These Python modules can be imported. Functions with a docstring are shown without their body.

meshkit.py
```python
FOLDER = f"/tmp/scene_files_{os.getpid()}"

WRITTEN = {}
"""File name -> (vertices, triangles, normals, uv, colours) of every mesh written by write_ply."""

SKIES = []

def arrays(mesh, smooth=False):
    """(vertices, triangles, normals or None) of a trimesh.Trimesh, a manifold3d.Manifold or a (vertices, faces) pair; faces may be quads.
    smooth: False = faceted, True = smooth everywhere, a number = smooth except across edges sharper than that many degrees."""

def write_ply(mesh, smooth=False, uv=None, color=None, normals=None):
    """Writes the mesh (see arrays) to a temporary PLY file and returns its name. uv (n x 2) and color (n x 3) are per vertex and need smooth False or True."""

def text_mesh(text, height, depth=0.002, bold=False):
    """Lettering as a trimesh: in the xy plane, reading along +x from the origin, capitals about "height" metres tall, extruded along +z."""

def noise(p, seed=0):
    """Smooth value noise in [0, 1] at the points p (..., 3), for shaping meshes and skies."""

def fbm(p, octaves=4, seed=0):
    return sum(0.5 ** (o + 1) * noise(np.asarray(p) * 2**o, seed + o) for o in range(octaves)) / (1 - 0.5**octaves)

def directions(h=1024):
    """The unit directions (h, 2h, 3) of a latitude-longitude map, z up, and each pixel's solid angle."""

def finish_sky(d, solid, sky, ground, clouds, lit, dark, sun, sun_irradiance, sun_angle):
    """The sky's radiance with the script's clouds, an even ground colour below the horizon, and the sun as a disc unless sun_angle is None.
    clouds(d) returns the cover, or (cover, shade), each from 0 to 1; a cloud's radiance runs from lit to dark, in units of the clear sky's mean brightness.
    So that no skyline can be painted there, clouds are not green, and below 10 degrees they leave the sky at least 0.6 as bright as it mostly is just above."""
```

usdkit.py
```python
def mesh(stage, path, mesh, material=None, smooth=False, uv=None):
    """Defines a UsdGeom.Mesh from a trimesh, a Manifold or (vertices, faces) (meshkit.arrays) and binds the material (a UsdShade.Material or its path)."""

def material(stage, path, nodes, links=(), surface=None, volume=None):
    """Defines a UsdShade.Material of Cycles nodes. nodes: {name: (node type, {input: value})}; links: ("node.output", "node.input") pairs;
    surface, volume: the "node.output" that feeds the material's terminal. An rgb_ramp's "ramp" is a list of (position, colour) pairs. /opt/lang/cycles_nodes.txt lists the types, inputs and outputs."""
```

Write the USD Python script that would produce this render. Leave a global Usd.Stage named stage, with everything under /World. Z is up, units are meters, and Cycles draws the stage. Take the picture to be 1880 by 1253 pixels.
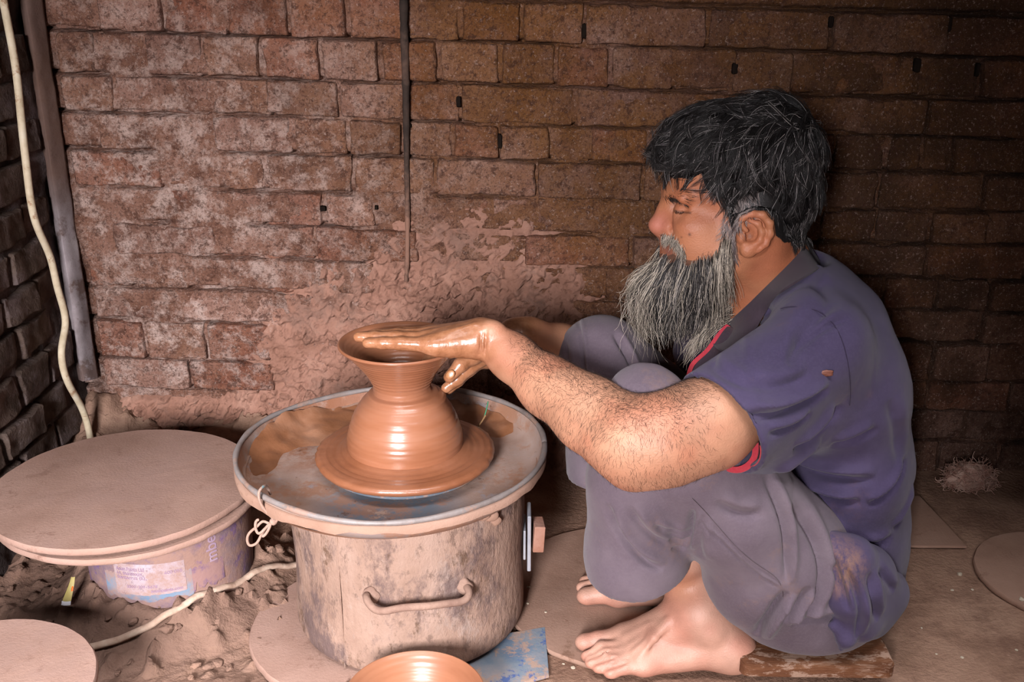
import math, random
import numpy as np
import trimesh, manifold3d, usdkit, meshkit
from scipy.spatial import cKDTree
from scipy.interpolate import CubicSpline
from pxr import Usd, UsdGeom, UsdLux, UsdShade, Gf, Sdf, Vt

stage = Usd.Stage.CreateInMemory()
UsdGeom.SetStageUpAxis(stage, UsdGeom.Tokens.z)
UsdGeom.SetStageMetersPerUnit(stage, 1.0)
UsdGeom.Xform.Define(stage, '/World')
UsdGeom.Scope.Define(stage, '/World/Looks')

# ------------------------------------------------------------------ camera
EYE, PITCH, FPX, W, H = 0.95, math.radians(20.0), 1900.0, 1880, 1253
cam = UsdGeom.Camera.Define(stage, '/World/camera')
cam.CreateHorizontalApertureAttr(36.0)
cam.CreateVerticalApertureAttr(36.0 * H / W)
cam.CreateFocalLengthAttr(36.0 * FPX / W)
cam.CreateClippingRangeAttr(Gf.Vec2f(0.05, 50))
cam.AddTranslateOp().Set(Gf.Vec3d(0, 0, EYE))
cam.AddRotateXOp().Set(70.0)
cam.CreateExposureAttr(1.25)

# ------------------------------------------------------------------ light: open sky outside the doorway behind the camera
def rect(name, loc, look, w, h, power, col):
    l = UsdLux.RectLight.Define(stage, '/World/' + name)
    l.CreateWidthAttr(w); l.CreateHeightAttr(h)
    l.CreateIntensityAttr(power); l.CreateColorAttr(Gf.Vec3f(*col)); l.CreateNormalizeAttr(False)
    m = Gf.Matrix4d().SetLookAt(Gf.Vec3d(*loc), Gf.Vec3d(*look), Gf.Vec3d(0, 0, 1)).GetInverse()
    l.AddTransformOp().Set(m)
    return l
rect('sky_outside_doorway', (-0.62, -2.4, 1.70), (-0.20, 1.5, 0.9), 1.0, 1.25, 90.0, (1.0, 0.945, 0.975))
rect('sky_over_open_roof', (0.10, -0.15, 3.6), (0.10, -0.10, 0.0), 2.8, 0.9, 11.0, (1.0, 0.945, 0.975))

# ------------------------------------------------------------------ helpers
CP, SP = math.cos(PITCH), math.sin(PITCH)
def P(px, py, Y):
    """World point on the sight line of a photograph point at the distance Y into the room."""
    a, b = (px - W / 2) / FPX, -(py - H / 2) / FPX
    d = np.array([a, CP + b * SP, -SP + b * CP])
    return np.array([0, 0, EYE]) + d * (Y / d[1])
def PZ(px, py, z):
    a, b = (px - W / 2) / FPX, -(py - H / 2) / FPX
    d = np.array([a, CP + b * SP, -SP + b * CP])
    return np.array([0, 0, EYE]) + d * ((z - EYE) / d[2])
def depth_of(p):
    return p[1] * CP + (EYE - p[2]) * SP

used = {}
def numbered(path):
    k = used.get(path, -1) + 1
    used[path] = k
    return path if k == 0 else f'{path}_{k:03d}'
def pth(parent):
    return '/World' if parent is None else str(parent.GetPath())
def cd(prim, **kw):
    for k, v in kw.items():
        if v: prim.SetCustomDataByKey(k, v)
    return prim
def thing(name, label, cat, loc=(0, 0, 0), group=None, kind=None):
    x = UsdGeom.Xform.Define(stage, numbered('/World/' + name))
    if any(loc): x.AddTranslateOp().Set(Gf.Vec3d(*map(float, loc)))
    cd(x.GetPrim(), label=label, category=cat, group=group, kind=kind)
    base[str(x.GetPath())] = np.array(loc, float)
    return x.GetPrim()
base = {}
def origin(parent):
    if parent is None: return np.zeros(3)
    p = str(parent.GetPath())
    while p and p not in base: p = p.rsplit('/', 1)[0]
    return base.get(p, np.zeros(3))
def obj(name, mesh, m, parent=None, smooth=35, label=None, cat=None, group=None, kind=None, primvars=None):
    """One Mesh prim, given in world coordinates."""
    v, f, n = meshkit.arrays(mesh, smooth)
    o = usdkit.mesh(stage, numbered(pth(parent) + '/' + name), (v - origin(parent), f), M[m], smooth=False)
    if n is not None:
        o.CreateNormalsAttr(Vt.Vec3fArray.FromNumpy(n.astype(np.float32))); o.SetNormalsInterpolation('vertex')
    for k, a in (primvars or {}).items():
        a = np.asarray(a, np.float32)
        t = Sdf.ValueTypeNames.Color3fArray if a.ndim == 2 else Sdf.ValueTypeNames.FloatArray
        pv = UsdGeom.PrimvarsAPI(o).CreatePrimvar(k, t, 'vertex')
        pv.Set(Vt.Vec3fArray.FromNumpy(a) if a.ndim == 2 else Vt.FloatArray.FromNumpy(a))
    return cd(o.GetPrim(), label=label, category=cat, group=group, kind=kind)
def curves(name, strands, widths, m, parent=None, label=None, cat=None, group=None, kind=None):
    """strands: list of (n,3) arrays in world coordinates; widths: list of (n,) arrays."""
    c = UsdGeom.BasisCurves.Define(stage, numbered(pth(parent) + '/' + name))
    c.CreateTypeAttr('cubic'); c.CreateBasisAttr('catmullRom'); c.CreateWrapAttr('pinned')
    o = origin(parent)
    c.CreatePointsAttr(Vt.Vec3fArray.FromNumpy((np.vstack(strands) - o).astype(np.float32)))
    c.CreateCurveVertexCountsAttr(Vt.IntArray.FromNumpy(np.array([len(s) for s in strands], np.int32)))
    c.CreateWidthsAttr(Vt.FloatArray.FromNumpy(np.concatenate(widths).astype(np.float32))); c.SetWidthsInterpolation('vertex')
    tone = np.random.default_rng(len(strands)).uniform(0, 1, len(strands)).astype(np.float32)
    UsdGeom.PrimvarsAPI(c).CreatePrimvar('tone', Sdf.ValueTypeNames.FloatArray, 'uniform').Set(Vt.FloatArray.FromNumpy(tone))
    UsdShade.MaterialBindingAPI.Apply(c.GetPrim()).Bind(M[m])
    return cd(c.GetPrim(), label=label, category=cat, group=group, kind=kind)

fbm, noise = meshkit.fbm, meshkit.noise
cat_ = trimesh.util.concatenate
def ss(a, b, x):
    t = np.clip((np.asarray(x, float) - a) / (b - a), 0, 1)
    return t * t * (3 - 2 * t)
def spline(pts, n):
    pts = np.asarray(pts, float)
    t = np.r_[0, np.cumsum(np.linalg.norm(np.diff(pts, axis=0), axis=1))]
    return CubicSpline(t, pts)(np.linspace(0, t[-1], n))
def tube(pts, r, sides=10, flat=1.0):
    """Swept tube with round ends; r a number or one per point; flat squeezes it vertically."""
    pts = np.asarray(pts, float); n = len(pts)
    r = np.broadcast_to(np.asarray(r, float), (n,)).copy()
    tan = np.gradient(pts, axis=0); tan /= np.linalg.norm(tan, axis=1, keepdims=True) + 1e-12
    up = np.array([0, 0, 1.0]) if abs(tan[0][2]) < 0.9 else np.array([0, 1.0, 0])
    rings = []
    u = up - tan[0] * (up @ tan[0]); u /= np.linalg.norm(u)
    ang = np.linspace(0, 2 * np.pi, sides, endpoint=False)
    for i in range(n):
        u = u - tan[i] * (u @ tan[i]); u /= np.linalg.norm(u)
        w = np.cross(tan[i], u)
        rings.append(pts[i] + r[i] * (np.cos(ang)[:, None] * u * flat + np.sin(ang)[:, None] * w))
    v = np.vstack(rings + [pts[:1] - tan[:1] * r[0] * 0.5, pts[-1:] + tan[-1:] * r[-1] * 0.5])
    f = []
    for i in range(n - 1):
        for j in range(sides):
            a, b = i * sides + j, i * sides + (j + 1) % sides
            f += [[a, b, b + sides], [a, b + sides, a + sides]]
    s, e = n * sides, n * sides + 1
    for j in range(sides):
        f.append([s, (j + 1) % sides, j]); f.append([e, (n - 1) * sides + j, (n - 1) * sides + (j + 1) % sides])
    return trimesh.Trimesh(v, f, process=False)
def lathe(prof, center, sides=96, wob=None, close=True):
    """prof: (r, z) pairs from the axis outside and back; center: (x, y) with z added."""
    prof = np.asarray(prof, float); n = len(prof)
    a = np.linspace(0, 2 * np.pi, sides, endpoint=False)
    v = np.zeros((n, sides, 3))
    v[..., 0] = prof[:, :1] * np.cos(a); v[..., 1] = prof[:, :1] * np.sin(a); v[..., 2] = prof[:, 1:]
    if wob is not None: v = wob(v, a)
    i, j = np.meshgrid(np.arange(n - 1), np.arange(sides), indexing='ij'); k = (j + 1) % sides
    f = np.vstack([np.stack([i * sides + j, i * sides + k, (i + 1) * sides + k], -1).reshape(-1, 3), np.stack([i * sides + j, (i + 1) * sides + k, (i + 1) * sides + j], -1).reshape(-1, 3)])
    m = trimesh.Trimesh(v.reshape(-1, 3) + np.asarray(center, float), f, process=False)
    m.merge_vertices(); m.update_faces(m.nondegenerate_faces()); m.fix_normals()
    return m
def grid_mesh(v):
    n, m = v.shape[:2]
    i, j = np.meshgrid(np.arange(n - 1), np.arange(m - 1), indexing='ij')
    a = i * m + j
    f = np.vstack([np.stack([a, a + m, a + m + 1], -1).reshape(-1, 3), np.stack([a, a + m + 1, a + 1], -1).reshape(-1, 3)])
    return trimesh.Trimesh(v.reshape(-1, 3), f, process=False)
def ccw(s):
    import shapely
    return np.array(shapely.geometry.polygon.orient(s).exterior.coords)[:-1]
def prism(poly, z0, z1, bevel=0.0015, rag=0.0, seed=0):
    """A flat board of the outline poly (x, y), slightly bevelled, its edge ragged by rag."""
    poly = np.asarray(poly, float)
    if rag:
        pts = []
        for a, b in zip(poly, np.roll(poly, -1, 0)):
            k = max(2, int(np.linalg.norm(b - a) / 0.006)); pts.append(a + (b - a) * np.linspace(0, 1, k, endpoint=False)[:, None])
        poly = np.vstack(pts)
        nz = np.stack([fbm(np.c_[poly * 45, np.full(len(poly), seed + q)], 3) - 0.5 for q in (0.3, 7.7)], 1)
        poly = poly + nz * rag * 2
    import shapely
    s = shapely.Polygon(poly); t = s.buffer(-bevel)
    lo = manifold3d.Manifold.extrude(manifold3d.CrossSection([ccw(s)]), z1 - z0 - 2 * bevel).translate([0, 0, z0 + bevel])
    hi = manifold3d.Manifold.extrude(manifold3d.CrossSection([ccw(t)]), z1 - z0).translate([0, 0, z0])
    m = (lo + hi).to_mesh()
    return trimesh.Trimesh(m.vert_properties[:, :3], m.tri_verts, process=False)
def rbox(sx, sy, sz, r=0.002, loc=(0, 0, 0), rot=None):
    """Box with rounded edges (hull of eight small spheres)."""
    ps = []
    ico = trimesh.creation.icosphere(1, r).vertices
    for a in (-1, 1):
        for b in (-1, 1):
            for c in (-1, 1):
                ps.append(ico + [a * (sx / 2 - r), b * (sy / 2 - r), c * (sz / 2 - r)])
    m = trimesh.convex.convex_hull(np.vstack(ps))
    if rot is not None: m.apply_transform(trimesh.transformations.euler_matrix(*rot))
    m.apply_translation(loc)
    return m

# ------------------------------------------------------------------ materials
M, KA = {}, 0.70
def earth(name, ramp, scale=6, detail=6, rough=0.9, bump=0.5, bump_scale=140, bump_dist=0.003, patches=(), spec=0.25, stretch=None, tint=None, coat=0, rrough=None, sheen=0, bump2=None, distort=0.0):
    """Layered noise colour on world position: a ramp, then patches (scale, low, high, colour, strength, [box])."""
    def deep(c):
        g_ = 0.3 * c[0] + 0.55 * c[1] + 0.15 * c[2]
        return tuple(max(0.002, KA * (g_ + 1.18 * (w - g_))) for w in c)
    ramp = [(q, deep(c)) for q, c in ramp]
    patches = [(*pt[:3], deep(pt[3]), *pt[4:]) for pt in patches]
    n = {'g': ('geometry', {}), 'n1': ('noise_texture', {'scale': scale, 'detail': detail, 'roughness': 0.62, 'distortion': distort}), 'r': ('rgb_ramp', {'ramp': ramp}),
         'p': ('principled_bsdf', {'roughness': rough, 'specular_ior_level': spec, 'coat_weight': coat, 'coat_roughness': 0.12, 'sheen_weight': sheen}),
         'bn': ('noise_texture', {'scale': bump_scale, 'detail': 5, 'roughness': 0.65}), 'b': ('bump', {'strength': bump, 'distance': bump_dist, 'use_object_space': False})}
    l = [('n1.fac', 'r.fac'), ('bn.fac', 'b.height'), ('b.normal', 'p.normal')]
    src = 'g.position'
    if stretch:
        n['mp'] = ('mapping', {'scale': stretch}); l.append(('g.position', 'mp.vector')); src = 'mp.vector'
    l.append((src, 'n1.vector')); l.append((src if bump2 else 'g.position', 'bn.vector'))
    cur = 'r.color'
    for i, pt in enumerate(patches):
        sc, lo, hi, col, st = pt[:5]
        n[f'pn{i}'] = ('noise_texture', {'scale': sc, 'detail': 10, 'roughness': 0.76})
        n[f'pm{i}'] = ('map_range', {'from_min': lo, 'from_max': hi, 'to_min': 0, 'to_max': st, 'clamp': True})
        n[f'po{i}'] = ('mapping', {'location': (3.7 * i + 1.3, 1.9 * i, 5.1 * i), 'scale': pt[6] if len(pt) > 6 else (1, 1, 1)})
        n[f'px{i}'] = ('mix', {'mix_type': 'mix', 'color2': col})
        l += [(src, f'po{i}.vector'), (f'po{i}.vector', f'pn{i}.vector'), (f'pn{i}.fac', f'pm{i}.value'), (cur, f'px{i}.color1')]
        fac = f'pm{i}.result'
        if len(pt) > 5 and pt[5]:
            (cx, cy, cz), rad, fall = pt[5]
            n[f'vd{i}'] = ('vector_math', {'math_type': 'distance', 'vector2': (cx, cy, cz)})
            n[f'vr{i}'] = ('map_range', {'from_min': rad + fall, 'from_max': rad, 'to_min': 0, 'to_max': 1, 'clamp': True})
            n[f'vm{i}'] = ('math', {'math_type': 'multiply'})
            l += [('g.position', f'vd{i}.vector1'), (f'vd{i}.value', f'vr{i}.value'), (f'vr{i}.result', f'vm{i}.value1'), (fac, f'vm{i}.value2')]
            fac = f'vm{i}.value'
        l.append((fac, f'px{i}.fac')); cur = f'px{i}.color'
    if tint:
        n['oi'] = ('object_info', {}); n['th'] = ('map_range', {'to_min': 1 - tint, 'to_max': 1 + tint}); n['tm'] = ('hsv', {'saturation': 1.0})
        l += [('oi.random', 'th.value'), ('th.result', 'tm.value'), (cur, 'tm.color')]; cur = 'tm.color'
    if rrough:
        n['rr'] = ('map_range', {'from_min': 0.35, 'from_max': 0.65, 'to_min': rrough[0], 'to_max': rrough[1], 'clamp': True})
        n['rn'] = ('noise_texture', {'scale': rrough[2], 'detail': 4})
        l += [('g.position', 'rn.vector'), ('rn.fac', 'rr.value'), ('rr.result', 'p.roughness')]
    l.append((cur, 'p.base_color'))
    M[name] = usdkit.material(stage, '/World/Looks/' + name, n, l, surface='p.BSDF')

WHITE = (0.56, 0.44, 0.39)
left_stain = ((-0.72, 1.87, 0.45), 0.22, 0.5)
painted_shade = ((1.15, 1.87, 0.55), 0.48, 0.62)  # shadow over the wall's right end, put into brick and mortar colour
painted_warm_top = ((0.45, 1.87, 0.95), 0.50, 0.45)  # dim warm light on the upper wall, put into brick and mortar colour
def brick(name, a, b, c):
    earth(name, [(0.28, a), (0.48, b), (0.7, c)], scale=18, detail=8, rough=0.97, bump=1.0, bump_scale=120, bump_dist=0.009, tint=0.14, spec=0.1,
          patches=[(4.5, 0.50, 0.62, (0.10, 0.055, 0.04), 0.55), (9, 0.45, 0.62, (0.30, 0.18, 0.145), 0.6), (5, 0.36, 0.56, (0.21, 0.098, 0.036), 0.75, painted_warm_top), (2.4, 0.30, 0.55, (0.038, 0.023, 0.015), 0.84, painted_shade), (24, 0.48, 0.60, WHITE, 0.85, left_stain), (70, 0.52, 0.60, (0.075, 0.038, 0.028), 0.75), (230, 0.52, 0.59, (0.06, 0.032, 0.025), 0.6), (190, 0.57, 0.62, WHITE, 0.45), (120, 0.60, 0.65, WHITE, 0.55)])
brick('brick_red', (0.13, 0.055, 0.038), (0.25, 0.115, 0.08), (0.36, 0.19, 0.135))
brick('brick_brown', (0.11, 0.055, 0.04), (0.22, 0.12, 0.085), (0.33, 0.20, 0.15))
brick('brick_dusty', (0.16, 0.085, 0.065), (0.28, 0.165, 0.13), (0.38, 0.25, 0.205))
earth('mortar', [(0.3, (0.115, 0.058, 0.042)), (0.5, (0.23, 0.128, 0.095)), (0.7, (0.32, 0.195, 0.155))], scale=18, detail=8, rough=0.97, bump=1.0, bump_scale=120, bump_dist=0.009, spec=0.1,
      patches=[(5, 0.36, 0.56, (0.20, 0.095, 0.036), 0.7, painted_warm_top), (2.4, 0.30, 0.55, (0.038, 0.023, 0.015), 0.84, painted_shade), (20, 0.47, 0.60, WHITE, 0.8, left_stain), (70, 0.52, 0.60, (0.075, 0.038, 0.028), 0.7), (230, 0.52, 0.59, (0.06, 0.032, 0.025), 0.6), (190, 0.57, 0.62, WHITE, 0.45), (120, 0.60, 0.65, WHITE, 0.45)])
earth('mud', [(0.3, (0.25, 0.14, 0.105)), (0.55, (0.34, 0.20, 0.155)), (0.75, (0.41, 0.265, 0.21))], scale=14, detail=8, rough=0.96, bump=0.6, bump_scale=150, bump_dist=0.004, spec=0.1,
      patches=[(70, 0.54, 0.62, (0.11, 0.058, 0.042), 0.6), (8, 0.52, 0.62, (0.21, 0.14, 0.115), 0.6), (16, 0.60, 0.68, WHITE, 0.55, ((-0.55, 1.87, 0.3), 0.25, 0.25))])
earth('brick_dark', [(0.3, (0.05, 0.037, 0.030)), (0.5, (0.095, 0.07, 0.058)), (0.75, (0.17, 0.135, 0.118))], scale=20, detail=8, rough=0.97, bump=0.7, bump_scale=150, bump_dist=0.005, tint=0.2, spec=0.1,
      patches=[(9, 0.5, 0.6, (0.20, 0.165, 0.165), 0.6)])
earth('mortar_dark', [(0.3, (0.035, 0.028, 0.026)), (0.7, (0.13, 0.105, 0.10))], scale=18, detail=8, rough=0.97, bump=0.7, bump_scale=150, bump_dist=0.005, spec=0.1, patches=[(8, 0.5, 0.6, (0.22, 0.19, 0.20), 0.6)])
earth('plaster', [(0.3, (0.22, 0.19, 0.19)), (0.55, (0.36, 0.32, 0.33)), (0.75, (0.46, 0.42, 0.42))], scale=14, detail=8, rough=0.93, bump=0.5, bump_scale=170, bump_dist=0.003, patches=[(12, 0.5, 0.58, (0.13, 0.085, 0.07), 0.85), (9, 0.10, 0.30, (0.15, 0.095, 0.075), 0.92, ((-0.81, 1.84, 1.02), 0.42, 0.09))])
earth('floor_earth', [(0.3, (0.26, 0.165, 0.12)), (0.5, (0.36, 0.235, 0.175)), (0.72, (0.44, 0.30, 0.225))], scale=9, detail=9, rough=0.96, bump=0.7, bump_scale=130, bump_dist=0.006, spec=0.12,
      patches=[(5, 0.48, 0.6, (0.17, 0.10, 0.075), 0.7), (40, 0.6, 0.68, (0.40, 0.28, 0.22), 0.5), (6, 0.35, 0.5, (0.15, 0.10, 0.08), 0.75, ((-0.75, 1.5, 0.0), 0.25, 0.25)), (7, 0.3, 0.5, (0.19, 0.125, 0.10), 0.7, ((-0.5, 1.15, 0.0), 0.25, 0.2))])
earth('dusty_board', [(0.3, (0.30, 0.195, 0.155)), (0.5, (0.385, 0.262, 0.215)), (0.72, (0.44, 0.31, 0.26))], scale=5, detail=8, rough=0.92, bump=0.4, bump_scale=260, bump_dist=0.002, spec=0.15,
      patches=[(26, 0.57, 0.66, (0.23, 0.14, 0.11), 0.7), (3, 0.5, 0.62, (0.36, 0.25, 0.215), 0.6)])
earth('dusty_board_red', [(0.3, (0.29, 0.185, 0.14)), (0.5, (0.37, 0.245, 0.19)), (0.72, (0.43, 0.295, 0.235))], scale=6, detail=8, rough=0.92, bump=0.35, bump_scale=260, bump_dist=0.002, spec=0.15, patches=[(20, 0.58, 0.66, (0.20, 0.115, 0.08), 0.7)])
earth('drum_metal', [(0.3, (0.26, 0.175, 0.138)), (0.5, (0.38, 0.268, 0.215)), (0.72, (0.44, 0.325, 0.27))], scale=13, detail=9, rough=0.9, bump=0.7, bump_scale=110, bump_dist=0.004, spec=0.15, stretch=(1, 1, 0.55), bump2=True,
      patches=[(11, 0.49, 0.59, (0.115, 0.085, 0.085), 0.8), (20, 0.56, 0.62, (0.12, 0.075, 0.05), 0.75), (7, 0.60, 0.68, (0.42, 0.34, 0.30), 0.7), (60, 0.55, 0.62, (0.13, 0.09, 0.075), 0.6), (45, 0.58, 0.63, (0.42, 0.32, 0.27), 0.6)])
earth('handle_metal', [(0.3, (0.20, 0.125, 0.10)), (0.6, (0.36, 0.25, 0.20)), (0.8, (0.42, 0.32, 0.27))], scale=24, rough=0.85, bump=0.4, bump_scale=240)
earth('basin_metal', [(0.3, (0.30, 0.20, 0.155)), (0.5, (0.40, 0.30, 0.255)), (0.72, (0.47, 0.40, 0.37))], scale=8, detail=8, rough=0.55, bump=0.25, bump_scale=150, bump_dist=0.002, spec=0.4,
      patches=[(14, 0.30, 0.42, (0.15, 0.18, 0.215), 0.95, ((-0.165, 1.235, 0.262), 0.055, 0.06)), (9, 0.40, 0.50, (0.25, 0.105, 0.055), 0.85, ((-0.22, 1.54, 0.27), 0.17, 0.07)), (8, 0.52, 0.58, (0.36, 0.19, 0.12), 0.7), (10, 0.57, 0.63, (0.33, 0.33, 0.36), 0.7), (22, 0.58, 0.62, (0.44, 0.31, 0.25), 0.9), (30, 0.62, 0.66, (0.13, 0.06, 0.035), 0.7)])
earth('basin_rim', [(0.3, (0.17, 0.14, 0.125)), (0.5, (0.27, 0.245, 0.235)), (0.75, (0.22, 0.165, 0.14))], scale=20, rough=0.5, bump=0.2, bump_scale=150, spec=0.5, patches=[(14, 0.54, 0.6, (0.36, 0.24, 0.19), 0.85)])
earth('wheel_blue', [(0.3, (0.10, 0.125, 0.15)), (0.55, (0.17, 0.20, 0.235)), (0.75, (0.30, 0.30, 0.31))], scale=9, rough=0.4, bump=0.15, bump_scale=150, spec=0.5, patches=[(14, 0.53, 0.58, (0.42, 0.29, 0.23), 0.85)])
def wet(name, ramp, scale, stretch, rough, coat=0.0, bump=0.12):
    earth(name, ramp, scale=scale, detail=4, rough=rough, bump=bump, bump_scale=26, bump_dist=0.003, spec=0.55, stretch=stretch, bump2=True, coat=coat)
wet('wet_clay', [(0.3, (0.29, 0.125, 0.072)), (0.5, (0.36, 0.165, 0.10)), (0.72, (0.41, 0.205, 0.135))], 5, (1, 1, 7), 0.30, 0.15, 0.06)
wet('wet_clay_plate', [(0.3, (0.22, 0.09, 0.05)), (0.5, (0.28, 0.122, 0.07)), (0.72, (0.34, 0.16, 0.10))], 9, (1, 1, 3), 0.34, 0.2, 0.35)
wet('slip', [(0.3, (0.19, 0.085, 0.045)), (0.5, (0.27, 0.13, 0.075)), (0.72, (0.37, 0.21, 0.14))], 12, (1, 1, 1), 0.4, 0.2, 0.5)
earth('steel', [(0.3, (0.28, 0.30, 0.34)), (0.7, (0.48, 0.48, 0.50))], scale=20, rough=0.5, bump=0.1, spec=0.5)
earth('block_wood', [(0.3, (0.33, 0.16, 0.11)), (0.7, (0.48, 0.30, 0.24))], scale=26, rough=0.9, bump=0.3)
earth('blue_paint', [(0.3, (0.10, 0.16, 0.26)), (0.5, (0.22, 0.27, 0.32)), (0.72, (0.36, 0.34, 0.34))], scale=13, detail=7, rough=0.8, bump=0.2, bump_scale=200, patches=[(17, 0.52, 0.58, (0.46, 0.33, 0.26), 0.9), (22, 0.56, 0.60, (0.06, 0.12, 0.33), 0.8)])
earth('seat_wood', [(0.3, (0.10, 0.04, 0.02)), (0.5, (0.17, 0.075, 0.04)), (0.7, (0.25, 0.125, 0.07))], scale=10, detail=7, rough=0.7, bump=0.4, bump_scale=60, bump_dist=0.003, stretch=(1.2, 5, 5), bump2=True, spec=0.35,
      patches=[(14, 0.50, 0.56, (0.44, 0.31, 0.24), 0.9, None, (1.6, 0.6, 1.0)), (5, 0.56, 0.64, (0.40, 0.27, 0.2), 0.7)])
earth('cable', [(0.3, (0.50, 0.42, 0.30)), (0.55, (0.66, 0.58, 0.44)), (0.75, (0.72, 0.67, 0.55))], scale=40, rough=0.6, bump=0.2, bump_scale=120, patches=[(26, 0.56, 0.62, (0.30, 0.17, 0.10), 0.8)])
earth('cable_dirty', [(0.3, (0.36, 0.25, 0.19)), (0.55, (0.52, 0.40, 0.32)), (0.75, (0.66, 0.57, 0.47))], scale=50, rough=0.75, bump=0.4, bump_scale=120)
earth('string', [(0.3, (0.36, 0.235, 0.185)), (0.7, (0.46, 0.34, 0.285))], scale=60, rough=0.9, bump=0.5, bump_scale=600, patches=[(30, 0.58, 0.62, (0.25, 0.5, 0.55), 0.7)])
earth('bucket_plastic', [(0.3, (0.10, 0.075, 0.095)), (0.5, (0.18, 0.13, 0.15)), (0.72, (0.29, 0.215, 0.20))], scale=9, detail=8, rough=0.8, bump=0.35, bump_scale=150, patches=[(11, 0.42, 0.56, (0.31, 0.20, 0.16), 0.85), (8, 0.54, 0.6, (0.13, 0.08, 0.22), 0.7)])
earth('label_paper', [(0.3, (0.33, 0.25, 0.25)), (0.6, (0.43, 0.37, 0.40)), (0.8, (0.38, 0.30, 0.28))], scale=16, detail=8, rough=0.8, bump=0.2, patches=[(26, 0.44, 0.60, (0.31, 0.20, 0.16), 0.8), (60, 0.55, 0.62, (0.12, 0.08, 0.10), 0.5)])
earth('label_blue', [(0.3, (0.13, 0.19, 0.27)), (0.7, (0.22, 0.27, 0.33))], scale=20, rough=0.8, bump=0.2, patches=[(18, 0.42, 0.56, (0.33, 0.21, 0.17), 0.8)])
earth('label_purple', [(0.3, (0.09, 0.06, 0.14)), (0.7, (0.16, 0.11, 0.19))], scale=20, rough=0.8, bump=0.2, patches=[(18, 0.40, 0.55, (0.33, 0.21, 0.18), 0.85)])
earth('label_ink', [(0.3, (0.26, 0.17, 0.25)), (0.7, (0.33, 0.24, 0.30))], scale=40, rough=0.7, bump=0.05)
earth('label_pale', [(0.3, (0.30, 0.22, 0.30)), (0.7, (0.40, 0.31, 0.36))], scale=40, rough=0.7, bump=0.05)
earth('wrapper_yellow', [(0.3, (0.33, 0.27, 0.10)), (0.7, (0.40, 0.35, 0.18))], scale=40, rough=0.45, bump=0.1)
earth('wrapper_red', [(0.3, (0.6, 0.12, 0.04)), (0.7, (0.65, 0.18, 0.06))], scale=40, rough=0.5, bump=0.1)
earth('wrapper_white', [(0.3, (0.6, 0.6, 0.65)), (0.7, (0.7, 0.7, 0.72))], scale=40, rough=0.5, bump=0.1)
earth('twig', [(0.3, (0.20, 0.11, 0.06)), (0.7, (0.34, 0.22, 0.12))], scale=40, rough=0.8, bump=0.3)
earth('twig_green', [(0.3, (0.05, 0.22, 0.12)), (0.7, (0.10, 0.30, 0.18))], scale=40, rough=0.6, bump=0.2)
earth('rod', [(0.3, (0.018, 0.013, 0.011)), (0.5, (0.045, 0.032, 0.026)), (0.7, (0.14, 0.09, 0.07))], scale=18, rough=0.9, bump=0.5, patches=[(3, 0.45, 0.55, (0.27, 0.16, 0.12), 0.95, ((-0.2, 1.87, 0.42), 0.12, 0.2))])
earth('fibre', [(0.3, (0.28, 0.13, 0.10)), (0.5, (0.50, 0.33, 0.27)), (0.7, (0.68, 0.52, 0.44))], scale=70, rough=0.9, bump=0.1)
earth('chip', [(0.3, (0.5, 0.42, 0.32)), (0.7, (0.66, 0.6, 0.5))], scale=40, rough=0.8, bump=0.1)
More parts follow.
